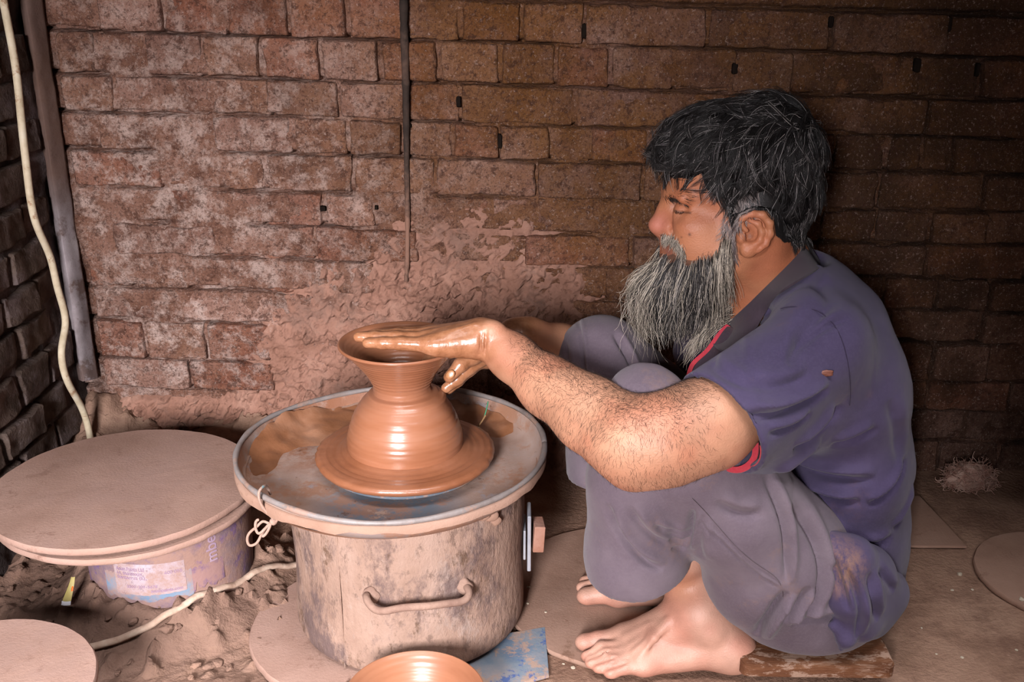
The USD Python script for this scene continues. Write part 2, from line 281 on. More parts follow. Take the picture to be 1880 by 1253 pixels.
earth('dark_hole', [(0.3, (0.012, 0.009, 0.008)), (0.7, (0.02, 0.015, 0.012))], scale=40, rough=1, bump=0.1, spec=0.0)
earth('bowl_clay', [(0.3, (0.28, 0.125, 0.075)), (0.5, (0.33, 0.155, 0.095)), (0.72, (0.37, 0.185, 0.115))], scale=5, detail=4, rough=0.36, bump=0.06, bump_scale=26, bump_dist=0.003, spec=0.55, stretch=(1, 1, 8), bump2=True, coat=0.0)
# ------------------------------------------------------------------ the room
WY, LX, RX, FY, CZ = 1.87, -0.83, 1.36, -0.75, 1.9     # back wall, left wall, right wall, front wall, ceiling
rng = np.random.default_rng(7)
ZK = [0.915, 0.845, 0.773, 0.706, 0.641, 0.572, 0.508, 0.444, 0.380, 0.315, 0.237, 0.174, 0.108, 0.04, -0.03]
def zline(k, x):
    x = np.asarray(x, float)
    return ZK[k] - 0.028 * (x + 0.80) + 0.005 * (fbm(np.stack([x * 3.1, np.full_like(x, k * 3.3), np.zeros_like(x)], -1), 2, 5) - 0.5)
JOINTS = [
    [40, 250, 455, 660, 850, 1072, 1300, 1400, 1530, 1735, 1900],
    [78, 180, 300, 415, 530, 637, 746, 846, 958, 1072, 1300, 1525, 1738, 1960],
    [88, 178, 268, 372, 480, 590, 697, 806, 918, 1022, 1120, 1238, 1346, 1455, 1566, 1682, 1798, 1910],
    [98, 214, 385, 500, 623, 745, 845, 1055, 1265, 1445, 1698, 1905],
    [108, 183, 270, 388, 540, 640, 740, 832, 916, 1010, 1085, 1190, 1300, 1390, 1490, 1530, 1625, 1690, 1745, 1900],
    [114, 300, 487, 650, 800, 985, 1180, 1400, 1610, 1800, 1960],
    [122, 190, 306, 405, 490, 595, 692, 790, 900, 985, 1090, 1200, 1310, 1410, 1505, 1605, 1705, 1810, 1910],
    [130, 210, 400, 580, 770, 960, 1160, 1330, 1490, 1698, 1885, 1990],
    [138, 245, 350, 470, 575, 690, 800, 905, 1010, 1110, 1220, 1330, 1420, 1520, 1621, 1715, 1812, 1910],
    [146, 330, 520, 735, 940, 1150, 1350, 1500, 1630, 1798, 1980],
    [153, 268, 380, 500, 610, 725, 830, 940, 1050, 1160, 1280, 1400, 1500, 1610, 1710, 1812, 1920],
    [160, 350, 505, 700, 900, 1110, 1310, 1520, 1700, 1850, 2020],
    [1450, 1560, 1660, 1770, 1880, 1990],
    [1480, 1620, 1720, 1830, 1990],
]
wall = thing('wall_back', None, None, kind='structure')
def mudmask(u, z):
    g = lambda cu, cz, ru, rz: np.exp(-((u - cu) / ru) ** 2 - ((z - cz) / rz) ** 2)
    m = 1.0 * g(-0.20, 0.36, 0.24, 0.12) + 0.9 * g(-0.38, 0.24, 0.22, 0.10) + 0.75 * g(0.02, 0.30, 0.20, 0.14) + 0.55 * g(-0.05, 0.5, 0.22, 0.09)
    m += ss(0.20, 0.10, z) * ss(0.25, -0.05, u) * 0.95
    return np.clip(m, 0, 1.1)
def mortar_h(u, z):
    p = np.stack([u, z, np.zeros_like(u)], -1)
    lo = fbm(p * 6, 3, 11) - 0.5
    h = 0.011 * lo * 2 + 0.008 * (fbm(p * 45, 4, 3) - 0.5) - 0.0015
    cover = ss(0.42, 0.62, fbm(p * 4.2 + 9, 3, 21)) * ss(0.45, -0.2, u)
    h += 0.0075 * cover
    for k in range(len(ZK)):                                   # eroded slot under each course
        zz = zline(k, u)
        cut = ss(0.40, 0.55, fbm(np.stack([u * 9, np.full_like(u, k * 7.7), np.zeros_like(u)], -1), 3, 31) + 0.04)
        zz = zz + 0.005 * (fbm(np.stack([u * 45, np.full_like(u, k * 3.1), np.zeros_like(u)], -1), 3, 33) - 0.5)
        h -= 0.028 * cut * np.exp(-((z - zz - 0.001) / 0.0030) ** 2)
    return h
u = np.arange(LX - 0.01, RX + 0.02, 0.0065); z = np.arange(-0.02, 1.0, 0.0030)
U, Z = np.meshgrid(u, z, indexing='ij')
hh = mortar_h(U, Z)
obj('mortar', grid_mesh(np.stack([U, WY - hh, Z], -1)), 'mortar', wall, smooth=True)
up = trimesh.creation.box([RX - LX + 0.1, 0.06, CZ - 0.97]); up.apply_translation([(LX + RX) / 2, WY + 0.035, (CZ + 0.97) / 2])
obj('upper_wall', up, 'mortar', wall, smooth=False)

def brick_mesh(u0, u1, zlo, zhi, proud, seed, step=0.0075):
    nu, nv = max(6, int((u1 - u0) / step)), max(6, int(0.062 / step) + 1)
    ee = np.array([0, 0.0012, 0.0028, 0.0052])
    s = np.r_[ee / (u1 - u0), np.linspace(0.009 / (u1 - u0), 1 - 0.009 / (u1 - u0), max(2, nu - 4)), 1 - ee[::-1] / (u1 - u0)]
    t = np.r_[ee / 0.066, np.linspace(0.009 / 0.066, 1 - 0.009 / 0.066, nv - 3), 1 - ee[::-1] / 0.066]
    S, T = np.meshgrid(s, t, indexing='ij')
    lo, hi = zlo(u0 + (u1 - u0) * S), zhi(u0 + (u1 - u0) * S)
    uu = u0 + (u1 - u0) * S; zz = lo + (hi - lo) * T
    p = np.stack([uu * 1.0, zz, np.full_like(uu, seed * 1.7)], -1)
    e = np.minimum(np.minimum(S, 1 - S) * (u1 - u0), np.minimum(T, 1 - T) * (hi - lo))
    ch = np.hypot(np.minimum(S, 1 - S) * (u1 - u0), np.minimum(T, 1 - T) * (hi - lo)) - 0.006
    e = np.minimum(e, np.maximum(ch + 0.003, 0)) + 0.009 * (fbm(p * 32, 3, 2) - 0.42)
    edge = 1 - (1 - np.clip(e / 0.0045, 0, 1)) ** 2.2
    r = np.random.default_rng(seed); tu, tz = r.normal(0, 0.010), r.normal(0, 0.02)
    out = -0.022 + (0.022 + proud) * edge + edge * (0.0070 * (fbm(p * 20, 4, 4) - 0.5) * 2 + 0.0022 * (fbm(p * 95, 3, 14) - 0.5) * 2 + tu * (uu - (u0 + u1) / 2) + tz * (zz - (lo + hi) / 2))
    b = (S == 0) | (S == 1) | (T == 0) | (T == 1)
    out[b] = -0.022
    w = 0.0035 * (fbm(p * 28 + 50, 2, 8) - 0.5) * 2
    return uu + w * ~b, zz + w[::-1, ::-1] * ~b, out
seed = 100
for k in range(1, 14):
    js = []
    yrow = {c: None for c in ()}
    zmid = (ZK[k - 1] + ZK[k]) / 2
    def to_u(px):
        uu = (px - 940) / 1900 * 1.95
        for _ in range(6):
            zz = zmid - 0.028 * (uu + 0.8)
            uu = (px - 940) / 1900 * depth_of(np.array([uu, WY, zz]))
        return uu
    src = [to_u(px) for px in JOINTS[k if k < 14 else 13]]
    src = [max(s, LX + 0.035) for s in src]
    for a, b in zip(src[:-1], src[1:]):
        n = 1 if b - a < 0.255 else round((b - a) / 0.20)
        js += list(np.linspace(a, b, n + 1)[:-1])
    js.append(src[-1])
    for a, b in zip(js[:-1], js[1:]):
        if b - a < 0.02: continue
        seed += 1
        r = np.random.default_rng(seed)
        mid = (a + b) / 2
        if mudmask(np.array(mid), np.array(zmid)) > 0.85 and k < 12: continue      # wholly under the mud
        g = r.uniform(0.0, 0.0025)
        proud = r.normal(0.0048, 0.0042) + (0.004 if mid > 0.3 else 0)
        uu, zz, out = brick_mesh(a + g, b - g, lambda x: zline(k, x) - 0.0005, lambda x: zline(k - 1, x) - 0.002, proud, seed)
        m = grid_mesh(np.stack([uu, WY - out, zz], -1))
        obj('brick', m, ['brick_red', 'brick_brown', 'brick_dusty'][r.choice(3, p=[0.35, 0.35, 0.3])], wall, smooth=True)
# mud thrown off the wheel, dried on the wall in flakes and clods
st = 0.0026
u = np.arange(-0.80, 0.26, st); z = np.arange(0.0, 0.60, st)
U, Z = np.meshgrid(u, z, indexing='ij')
P3 = np.stack([U, Z, np.zeros_like(U)], -1)
mm = mudmask(U, Z) * (0.45 + 0.80 * fbm(P3 * 7, 3, 41) + 0.40 * fbm(P3 * 34, 3, 43))
def flakes(n, amp, tilt, sd):
    r = np.random.default_rng(sd)
    c = np.c_[r.uniform(-0.82, 0.28, n), r.uniform(-0.02, 0.62, n)]
    q = np.c_[U.ravel(), Z.ravel()]
    q = q + 0.006 * np.stack([fbm(P3.reshape(-1, 3) * 60, 2, 1) - 0.5, fbm(P3.reshape(-1, 3) * 60, 2, 2) - 0.5], 1) * 2
    d, i = cKDTree(c).query(q)
    hgt, tl = r.uniform(0, 1, n) ** 1.6 * amp, r.normal(0, tilt, (n, 2))
    return (hgt[i] + ((q - c[i]) * tl[i]).sum(1)).reshape(U.shape)
clod = flakes(4600, 0.0085, 0.40, 5) + flakes(1500, 0.012, 0.30, 6) * ss(0.35, 0.65, fbm(P3 * 12, 3, 77)) + 0.010 * (fbm(P3 * 60, 4, 9) - 0.5) + 0.012 * (fbm(P3 * 16, 3, 10) - 0.5)
rough_ = 0.25 + 0.75 * np.exp(-((U + 0.18) / 0.26) ** 2 - ((Z - 0.33) / 0.13) ** 2) + 0.7 * ss(0.26, 0.12, Z)
hm = -0.02 + 0.0225 * ss(0.40, 0.78, mm) + clod * np.clip(rough_, 0, 1) * ss(0.4, 0.75, mm)
hm += 0.05 * ss(0.10, -0.02, Z) * ss(0.3, 0.0, U)
gm = grid_mesh(np.stack([U, WY - hm, Z], -1))
gm.update_faces((mm.ravel()[gm.faces] > 0.52).any(1) | (Z.ravel()[gm.faces] < 0.08).any(1)); gm.remove_unreferenced_vertices()
obj('mud_crust', gm, 'mud', wall, smooth=True, label='dried clay spatter and clods caked on the brick wall', kind='stuff')
# dark holes left in the joints
for px, py, w, h in ((842, 187, 8, 18), (918, 259, 8, 24), (593, 383, 11, 9), (691, 381, 6, 7), (1072, 57, 7, 24), (1349, 126, 10, 18), (1525, 40, 9, 18), (1742, 45, 9, 24), (1683, 120, 12, 22), (1794, 128, 7, 22), (752, 231, 6, 7)):
    c = P(px, py, WY - 0.006)
    mesh = rbox(2, 2, 2, 0.35); mesh = mesh.subdivide().subdivide(); v = mesh.vertices
    mesh.vertices = v * (1 + 0.5 * (fbm(v * 1.7 + px, 2, 3)[:, None] - 0.5))
    mesh.apply_scale([w / 2100, 0.0050, h / 2000]); mesh.apply_translation(c)
    obj('joint_hole', mesh, 'dark_hole', wall, smooth=True)

# left wall, its bricks older and rounded
lw = thing('wall_left', None, None, kind='structure')
y = np.arange(0.85, WY + 0.02, 0.008); z = np.arange(-0.02, 1.0, 0.008)
Yg, Zg = np.meshgrid(y, z, indexing='ij')
pp = np.stack([Yg, Zg, np.full_like(Yg, 3.0)], -1)
hl = 0.014 * (fbm(pp * 14, 4, 51) - 0.5) * 2 - 0.006
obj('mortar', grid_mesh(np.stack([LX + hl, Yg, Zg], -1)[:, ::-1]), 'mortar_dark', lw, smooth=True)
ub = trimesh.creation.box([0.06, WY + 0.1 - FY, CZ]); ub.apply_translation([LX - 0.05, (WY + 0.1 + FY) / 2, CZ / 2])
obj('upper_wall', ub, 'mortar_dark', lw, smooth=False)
for k in range(1, 13):
    ys = WY - 0.045 - (0.055 if k % 2 else 0.0)
    while ys > 1.05:
        seed += 1; r = np.random.default_rng(seed)
        wd = r.uniform(0.10, 0.14); g = 0.004
        zl, zh = ZK[k] + 0.004, ZK[k - 1] - 0.004
        uu, zz, out = brick_mesh(ys - wd + g, ys - g, lambda x: zl + 0 * x + r.normal(0, 0.001), lambda x: zh + 0 * x, r.uniform(0.002, 0.012), seed, 0.008)
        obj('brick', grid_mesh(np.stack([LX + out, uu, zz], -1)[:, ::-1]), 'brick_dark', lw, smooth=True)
        ys -= wd
# grey strip in the corner
zt = np.linspace(0.20, 1.0, 130); at = np.linspace(0, 1, 12)
Zt, At = np.meshgrid(zt, at, indexing='ij')
ppt = np.stack([At * 0.06, Zt, np.full_like(Zt, 8.0)], -1)
wdt = 0.026 * (1 + 0.25 * (fbm(ppt * 9, 3, 2) - 0.5))
bulge = 0.007 * np.sin(np.pi * np.clip(At, 0, 1)) ** 0.35 + 0.007 * (fbm(ppt * 35, 3, 4) - 0.5) + 0.006 * ss(0.78, 0.85, Zt) * (fbm(ppt * 22, 3, 14) - 0.4)
bulge[(At == 0) | (At == 1)] = -0.012
dirx = np.stack([LX + 0.004 + wdt * At, WY - 0.036 + 0.027 * At, Zt], -1)
nrm = np.array([0.62, -0.78, 0])
obj('trim_1', grid_mesh((dirx + bulge[..., None] * nrm)), 'plaster', smooth=True, kind='structure')

# floor
FS = 0.0055
fx = np.arange(LX - 0.01, RX + 0.02, FS); fy = np.arange(0.72, WY + 0.02, FS)
X, Yf = np.meshgrid(fx, fy, indexing='ij')
pf = np.stack([X, Yf, np.zeros_like(X)], -1)
BX, BY = -0.545, 1.445                                     # paint bucket
left = ss(-0.05, -0.25, X)
zf = -0.002 + 0.004 * (fbm(pf * 9, 3, 61) - 0.5) + left * (0.010 * (fbm(pf * 62, 3, 67) - 0.5) + 0.014 * (fbm(pf * 16, 3, 62) - 0.5) + 0.015 * np.maximum(fbm(pf * 48, 3, 63) - 0.52, 0) * 4)
db = np.hypot(X - BX, Yf - BY)
zf += 0.045 * ss(0.21, 0.125, db) * (0.75 + 0.5 * fbm(pf * 18, 2, 64))
zf += 0.07 * ss(0.16, -0.01, X - LX) * ss(1.35, 1.8, Yf) * (0.7 + 0.6 * fbm(pf * 14, 3, 65))
zf += 0.10 * ss(1.70, 1.87, Yf) * ss(0.15, -0.1, X) * (0.7 + 0.6 * fbm(pf * 14, 3, 66))
zf -= 0.004 * ss(0.1, 0.0, np.hypot(X + 0.2, Yf - 1.36) - 0.2)
def floor_z(x, y_):
    i, j = int(round((x - fx[0]) / FS)), int(round((y_ - fy[0]) / FS))
    return zf[np.clip(i, 0, zf.shape[0] - 1), np.clip(j, 0, zf.shape[1] - 1)]
outer = trimesh.creation.box([RX - LX + 0.1, 0.74 - FY, 0.04]); outer.apply_translation([(RX + LX) / 2, (0.735 + FY) / 2, -0.024])
obj('floor', cat_([grid_mesh(np.stack([X, Yf, zf], -1)), outer]), 'floor_earth', smooth=40, kind='structure')
# the side of the room behind the camera: front wall with its doorway, right wall, ceiling
DX0, DX1, DZ = -0.83, -0.27, 1.28
def slab(x0, x1, y0, y1, z0, z1):
    b = trimesh.creation.box([x1 - x0, y1 - y0, z1 - z0]); b.apply_translation([(x0 + x1) / 2, (y0 + y1) / 2, (z0 + z1) / 2]); return b
fw = [slab(LX - 0.1, DX0, FY - 0.12, FY, 0, CZ), slab(DX1, RX + 0.1, FY - 0.12, FY, 0, CZ), slab(DX0, DX1, FY - 0.12, FY, DZ, CZ)]
obj('wall_front', cat_(fw), 'mortar_dark', smooth=False, kind='structure')
obj('wall_right', slab(RX, RX + 0.08, FY, WY + 0.05, -0.02, CZ), 'mortar_dark', smooth=False, kind='structure')
obj('ceiling', slab(LX - 0.1, RX + 0.1, 0.78, WY + 0.08, 1.5, 1.56), 'mortar_dark', smooth=False, kind='structure')

# ------------------------------------------------------------------ potter's wheel
WX, WYC = (721 - 940) / 1900 * 1.505, 1.358               # basin centre
RZ = 0.297
wheel = thing('potters_wheel', 'clay-splashed potter\'s wheel on a tall dented metal drum with a bar handle in front', 'potter\'s wheel', (WX, WYC, 0))
DXc, DYc, DR = (746 - 940) / 1900 * 1.52, 1.372, 0.172
def drum_wob(v, a):
    for i in range(v.shape[0]):
        rr = 1 + 0.012 * (noise(np.stack([np.cos(a) * 1.6, np.sin(a) * 1.6, np.full_like(a, v[i, 0, 2] * 6)], -1), 3) - 0.5)
        v[i, :, 0] *= rr; v[i, :, 1] *= rr
    return v
zz = np.linspace(0.013, 0.2515, 22)
prof = [(0, 0.011), (DR - 0.012, 0.011), (DR - 0.002, 0.016)] + [(DR + 0.0015 * math.sin(q * 40), q) for q in zz[1:]] + [(DR - 0.004, 0.253), (DR - 0.004, 0.20), (0, 0.20)]
obj('drum_body', lathe(prof, (DXc, DYc, 0), 128, drum_wob), 'drum_metal', wheel, smooth=40)
# rolled seam and mud runs at the drum's left
sa = math.radians(-118)
obj('drum_seam', tube([[DXc + (DR + 0.001) * math.cos(sa), DYc + (DR + 0.001) * math.sin(sa), q] for q in np.linspace(0.014, 0.250, 20)], 0.0013, 8), 'drum_metal', wheel)
def basin_wob(v, a):
    v[..., 2] += 0.0025 * np.sin(2 * a + 0.6) + 0.0012 * np.sin(5 * a)
    return v
RB = 0.2185
obj('basin', lathe([(0, 0.260), (0.06, 0.260), (0.10, 0.260), (0.14, 0.260), (RB - 0.038, 0.2605), (RB - 0.016, 0.266), (RB - 0.006, 0.276), (RB - 0.001, RZ - 0.004), (RB + 0.002, RZ - 0.004), (RB + 0.001, 0.280), (RB - 0.006, 0.269), (RB - 0.03, 0.2555), (RB - 0.045, 0.2535), (0, 0.2535)], (WX, WYC, 0), 144, basin_wob), 'basin_metal', wheel, smooth=50)
ra = np.linspace(0, 2 * np.pi, 145)
rim = np.stack([WX + (RB + 0.002) * np.cos(ra), WYC + (RB + 0.002) * np.sin(ra), RZ - 0.001 + 0.0025 * np.sin(2 * ra + 0.6) + 0.0012 * np.sin(5 * ra)], -1)
obj('basin_rim', tube(rim, 0.0039 + 0.0007 * np.sin(ra * 13) * np.sin(ra * 7), 10), 'basin_rim', wheel, smooth=True, label='pale worn rolled metal rim')
# dried clay band under the rim, thicker at the front
bv = []
for i, a in enumerate(ra):
    th = 0.001 + 0.003 * float(noise(np.array([math.cos(a) * 6, math.sin(a) * 6, 1.0]), 4)) + 0.002 * max(0, -math.sin(a))
    drop = 0.005 + 0.008 * float(fbm(np.array([math.cos(a) * 9, math.sin(a) * 9, 2.0]), 3, 6))
    bv.append([[WX + r_ * math.cos(a), WYC + r_ * math.sin(a), q] for r_, q in ((RB + 0.002, RZ - 0.006), (RB + 0.003 + th, RZ - 0.009), (RB + 0.003 + th, RZ - 0.009 - drop), (RB - 0.010, RZ - 0.014 - drop))])
obj('clay_band', grid_mesh(np.array(bv)[::-1]), 'dusty_board_red', wheel, smooth=60, label='crust of dried clay under the rim')
# slip lying in the basin against its back wall
na, nr = 150, 26
A, R = np.meshgrid(np.linspace(0, 2 * np.pi, na), np.linspace(0.0, 1, nr), indexing='ij')
rr = 0.105 + (RB - 0.007 - 0.105) * R
ps = np.stack([np.cos(A) * rr, np.sin(A) * rr, np.zeros_like(A)], -1)
bank = ss(-0.1, 0.7, np.sin(A - 0.1)) * 0.9 + 0.55 * ss(0.6, 0.95, np.cos(A - math.pi * 0.98))
lump = fbm(ps * 26, 4, 71)
hz = 0.2574 + 0.0012 * bank + bank * (0.004 * ss(0.2, 0.9, R) + 0.020 * R ** 4) * (0.5 + lump) + 0.004 * (lump - 0.55) * 2
hz[:, 0] = 0.2570
hz = np.maximum(hz, np.interp(rr, [0.10, 0.14, RB - 0.038, RB - 0.016, RB - 0.006], [0.260, 0.260, 0.2605, 0.266, 0.276]) - 0.0015)
hz -= 0.005 * ss(-0.05, -0.35, np.sin(A))
obj('slip', grid_mesh(np.stack([WX + ps[..., 0], WYC + ps[..., 1], hz], -1)), 'slip', wheel, smooth=True, label='wet brown slip pooled along the back of the basin', kind='stuff')
CX, CY = (744 - 940) / 1900 * 1.50, 1.36
obj('wheel_head', lathe([(0, 0.266), (0.112, 0.266), (0.115, 0.268), (0.115, 0.274), (0.112, 0.276), (0, 0.276)], (CX, CY, 0), 96), 'wheel_blue', wheel, smooth=40, label='blue-grey painted turning disc')
obj('wheel_shaft', lathe([(0, 0.20), (0.03, 0.20), (0.03, 0.267), (0, 0.267)], (CX, CY, 0), 32), 'steel', wheel)
# handle
hy = lambda px, py: (lambda q: q)(P(px, py, 1.185))
def drum_pt(px, py, out):
    a, b = (px - W / 2) / FPX, -(py - H / 2) / FPX
    d = np.array([a, CP + b * SP, -SP + b * CP]); o = np.array([0, 0, EYE])
    ox, oy = o[0] - DXc, o[1] - DYc
    A_, B_, C_ = d[0] ** 2 + d[1] ** 2, ox * d[0] + oy * d[1], ox * ox + oy * oy - (DR + out) ** 2
    return o + d * ((-B_ - math.sqrt(B_ * B_ - A_ * C_)) / A_)
hp = [drum_pt(676, 1092, 0.002), drum_pt(676, 1106, 0.020), drum_pt(690, 1120, 0.026)] + [drum_pt(px, py, 0.028) for px, py in ((730, 1118), (780, 1114), (830, 1108), (850, 1104))] + [drum_pt(860, 1095, 0.024), drum_pt(859, 1082, 0.012), drum_pt(856, 1076, 0.001)]
hd = obj('handle', tube(spline(hp, 50), 0.0052, 12), 'handle_metal', wheel, smooth=True, label='bent bar handle')
for px, py in ((682, 1094), (852, 1077)):
    c = drum_pt(px, py, 0.001)
    lug = trimesh.creation.icosphere(3, 1.0); lug.vertices *= (1 + 0.4 * (fbm(lug.vertices * 1.5 + px, 2, 3)[:, None] - 0.5))
    lug.apply_scale([0.012, 0.006, 0.013]); lug.apply_translation(c)
    obj('lug', lug, 'handle_metal', hd, smooth=True)
# switch plate and block on the drum's right side
br = P(970, 986, 1.372)
obj('bracket', rbox(0.006, 0.045, 0.095, 0.002, br + [0.001, 0, 0]), 'steel', wheel, label='grey steel bar on the side of the drum')
obj('bracket_plate', rbox(0.004, 0.052, 0.05, 0.0015, br + [-0.006, 0, 0]), 'steel', wheel)
obj('block', rbox(0.017, 0.034, 0.044, 0.002, br + [0.0145, 0, 0.004], (0, 0.06, 0.1)), 'block_wood', wheel, label='small reddish block behind the steel bar')
# clay drip hanging under the rim
dp = []
for px, py, r_, dy in ((884, 945, 0.011, 0), (900, 946, 0.011, 0), (908, 955, 0.009, 0.0), (878, 950, 0.007, 0)):
    s = trimesh.creation.icosphere(3, r_); s.apply_scale([1.1, 0.45, 0.9]); c = drum_pt(px, py, 0.002); s.apply_translation(c); s.vertices += 0.003 * (fbm(s.vertices * 90, 2, 3)[:, None] - 0.5); dp.append(s)
obj('clay_drip', cat_(dp), 'dusty_board_red', wheel, smooth=True, label='flap of dried clay hanging under the rim')

# the clay being thrown
clay = thing('thrown_clay', 'tall wet brown clay being thrown, a flared bowl rising from a domed hump', 'clay pot', (CX, CY, 0.276))
def rings(prof, n, amp, freq, ph=0):
    prof = np.asarray(prof, float)
    t = np.r_[0, np.cumsum(np.linalg.norm(np.diff(prof, axis=0), axis=1))]
    s = np.linspace(0, t[-1], n)
    q = np.c_[np.interp(s, t, prof[:, 0]), np.interp(s, t, prof[:, 1])]
    if len(prof) > 3:
        from scipy.interpolate import PchipInterpolator
        q = np.c_[PchipInterpolator(t, prof[:, 0])(s), PchipInterpolator(t, prof[:, 1])(s)]
    q[:, 0] += amp * np.sin(s * freq + ph) * (q[:, 0] > 0.02) * (0.6 + 0.8 * noise(np.c_[s * 160, s * 0, s * 0], 3))
    return q
plate = rings([(0, 0.2763), (0.09, 0.2763), (0.120, 0.277), (0.1285, 0.2795), (0.130, 0.284), (0.127, 0.2885), (0.118, 0.2905), (0.105, 0.2905), (0.092, 0.293), (0.082, 0.297), (0, 0.298)], 90, 0.0004, 1500)
def plate_wob(v, a):
    e = ss(0.10, 0.13, np.hypot(v[..., 0], v[..., 1]))[..., None]
    w = 0.012 * (fbm(np.stack([np.cos(a) * 2, np.sin(a) * 2, 0 * a], -1), 3, 8) - 0.5) + 0.006 * (fbm(np.stack([np.cos(a) * 14, np.sin(a) * 14, 0 * a], -1), 2, 9) - 0.5)
    v[..., :2] *= 1 + e * w[None, :, None] * 4.0
    v[..., 2] += e[..., 0] * 0.12 * w[None]
    rr_ = np.hypot(v[..., 0], v[..., 1])
    v[..., 2] += 0.0005 * np.sin(rr_ * 620 + 2 * np.sin(a)[None]) * ss(0.083, 0.09, rr_) * ss(0.285, 0.289, v[..., 2])
    return v
obj('clay_plate', lathe(plate, (CX, CY, 0), 140, plate_wob), 'wet_clay_plate', clay, smooth=50, label='ragged flat skirt of clay round the foot')
hump = rings([(0, 0.2895), (0.079, 0.2895), (0.0835, 0.297), (0.0838, 0.307), (0.0805, 0.323), (0.0745, 0.341), (0.067, 0.356), (0.0580, 0.3680), (0.0520, 0.3735), (0.0506, 0.3757), (0.0500, 0.3772), (0.0472, 0.3786), (0.0425, 0.3800), (0.0404, 0.3825), (0.0398, 0.3860)], 130, 0.00010, 1100)
def hump_wob(v, a):                                         # a spiral ledge and finger tracks
    r0 = np.hypot(v[..., 0], v[..., 1]); zz_ = v[..., 2]
    led = 0.0055 * ss(0.360, 0.374, zz_) * ss(0.3765, 0.374, zz_) * (0.5 + 0.5 * np.cos(a - 0.4))[None]
    grv = 0.00018 * np.sin((zz_ * 700 + a[None])) * ss(0.30, 0.32, zz_)
    k_ = 1 + (led + grv) / np.maximum(r0, 0.02)
    v[..., 0] *= k_; v[..., 1] *= k_
    return v
obj('hump', lathe(hump, (CX, CY, 0), 140, hump_wob), 'wet_clay', clay, smooth=60)
bowlp = rings([(0, 0.374), (0.0425, 0.3745), (0.0410, 0.384), (0.0408, 0.389), (0.0445, 0.399), (0.0525, 0.413), (0.0635, 0.4275), (0.0745, 0.4405), (0.0825, 0.4478), (0.0862, 0.4508), (0.0872, 0.4533), (0.0858, 0.4552), (0.0835, 0.4546), (0.0795, 0.4515), (0.0705, 0.4435), (0.059, 0.430), (0.047, 0.416), (0.034, 0.405), (0.018, 0.399), (0, 0.3975)], 170, 0.00034, 980)
BCX = CX - 0.0015
obj('bowl', lathe(bowlp, (BCX, CY, 0), 140), 'wet_clay', clay, smooth=60, label='thin flared bowl with throwing rings')

# cord knotted on the basin rim
def PQ(l, Y): return [P(a, b, Y) for a, b in l]
CDY = -0.010
def PC(a, b, Y): return P(a, b, Y + CDY)
cord = thing('knotted_cord', 'short pale cord knotted in loops over the wheel\'s rim', 'cord', P(480, 905, 1.215))
s1 = spline([PC(497, 908, 1.228), PC(492, 898, 1.225), PC(482, 895, 1.205), PC(476, 903, 1.196), PC(477, 920, 1.196), PC(485, 935, 1.197), PC(497, 948, 1.199), PC(506, 955, 1.199)], 40)
obj('loop', tube(s1, 0.0019, 8), 'string', cord, smooth=True)
s2 = spline([PC(521, 944, 1.205), PC(506, 952, 1.199), PC(497, 962, 1.196), PC(490, 960, 1.197), PC(484, 958, 1.198), PC(473, 966, 1.198), PC(459, 978, 1.198), PC(454, 992, 1.198), PC(459, 1002, 1.198), PC(468, 1000, 1.198), PC(478, 986, 1.197), PC(488, 970, 1.197), PC(500, 960, 1.196), PC(508, 957, 1.195), PC(507, 949, 1.196), PC(500, 953, 1.195)], 90)
obj('loop', tube(s2, 0.0019, 8), 'string', cord, smooth=True)
s3 = spline([PC(475, 955, 1.197), PC(469, 968, 1.196), PC(475, 980, 1.195), PC(484, 974, 1.195), PC(496, 963, 1.194), PC(490, 978, 1.194), PC(482, 985, 1.195)], 40)
obj('cord_end', tube(s3, 0.0020, 8), 'string', cord, smooth=True)
kn = trimesh.creation.icosphere(2, 0.0052); kn.apply_translation(PC(502, 958, 1.197))
obj('knot', kn, 'string', cord, smooth=True)
tw = thing('green_twig', 'thin twig with a green tip standing in the basin by its back wall', 'twig', P(872, 792, 1.52))
tb = PZ(868, 796, 0.266); 
obj('stem', tube(spline([tb, tb + [0.010, 0.004, 0.012], tb + [0.020, 0.006, 0.028]], 12), 0.0014, 6), 'twig', tw, smooth=True)
obj('tip', tube(spline([tb + [0.017, 0.006, 0.022], tb + [0.021, 0.007, 0.036], tb + [0.024, 0.008, 0.050]], 10), 0.0010, 6), 'twig_green', tw, smooth=True, label='green tip')

# ------------------------------------------------------------------ round boards, bucket
def round_board(r, t, seed_, warp=0.003, chips=()):
    """Worn round board, rough edge; base at z = 0."""
    prof = [(0, 0)] + [(r * q, 0) for q in (0.3, 0.6, 0.85)] + [(r - 0.002, 0), (r, 0.0025), (r, t - 0.0025), (r - 0.002, t)] + [(r * q, t) for q in (0.95, 0.9, 0.8, 0.7, 0.6, 0.5, 0.4, 0.3, 0.2, 0.1)] + [(0, t)]
    def wob(v, a):
        n_ = fbm(np.stack([np.cos(a) * 7, np.sin(a) * 7, np.full_like(a, seed_)], -1), 4, 3) - 0.5
        k_ = 1 + 0.018 * n_[None] * ss(r * 0.9, r, np.hypot(v[..., 0], v[..., 1]))
        v[..., 0] *= k_; v[..., 1] *= k_
        q = v.copy(); q[..., 2] = seed_
        v[..., 2] += warp * (fbm(q * 5, 2, 5) - 0.5) + 0.0012 * (fbm(q * 40, 3, 6) - 0.5)
        return v
    return lathe(prof, (0, 0, 0), 160, wob)
def put(m, loc, rot=(0, 0, 0)):
    m.apply_transform(trimesh.transformations.euler_matrix(*rot)); m.apply_translation(loc); return m
BTOP = 0.157
bk = thing('paint_bucket', 'mud-coated plastic paint bucket with a torn printed label, holding up the two big boards', 'bucket', (BX, BY, 0))
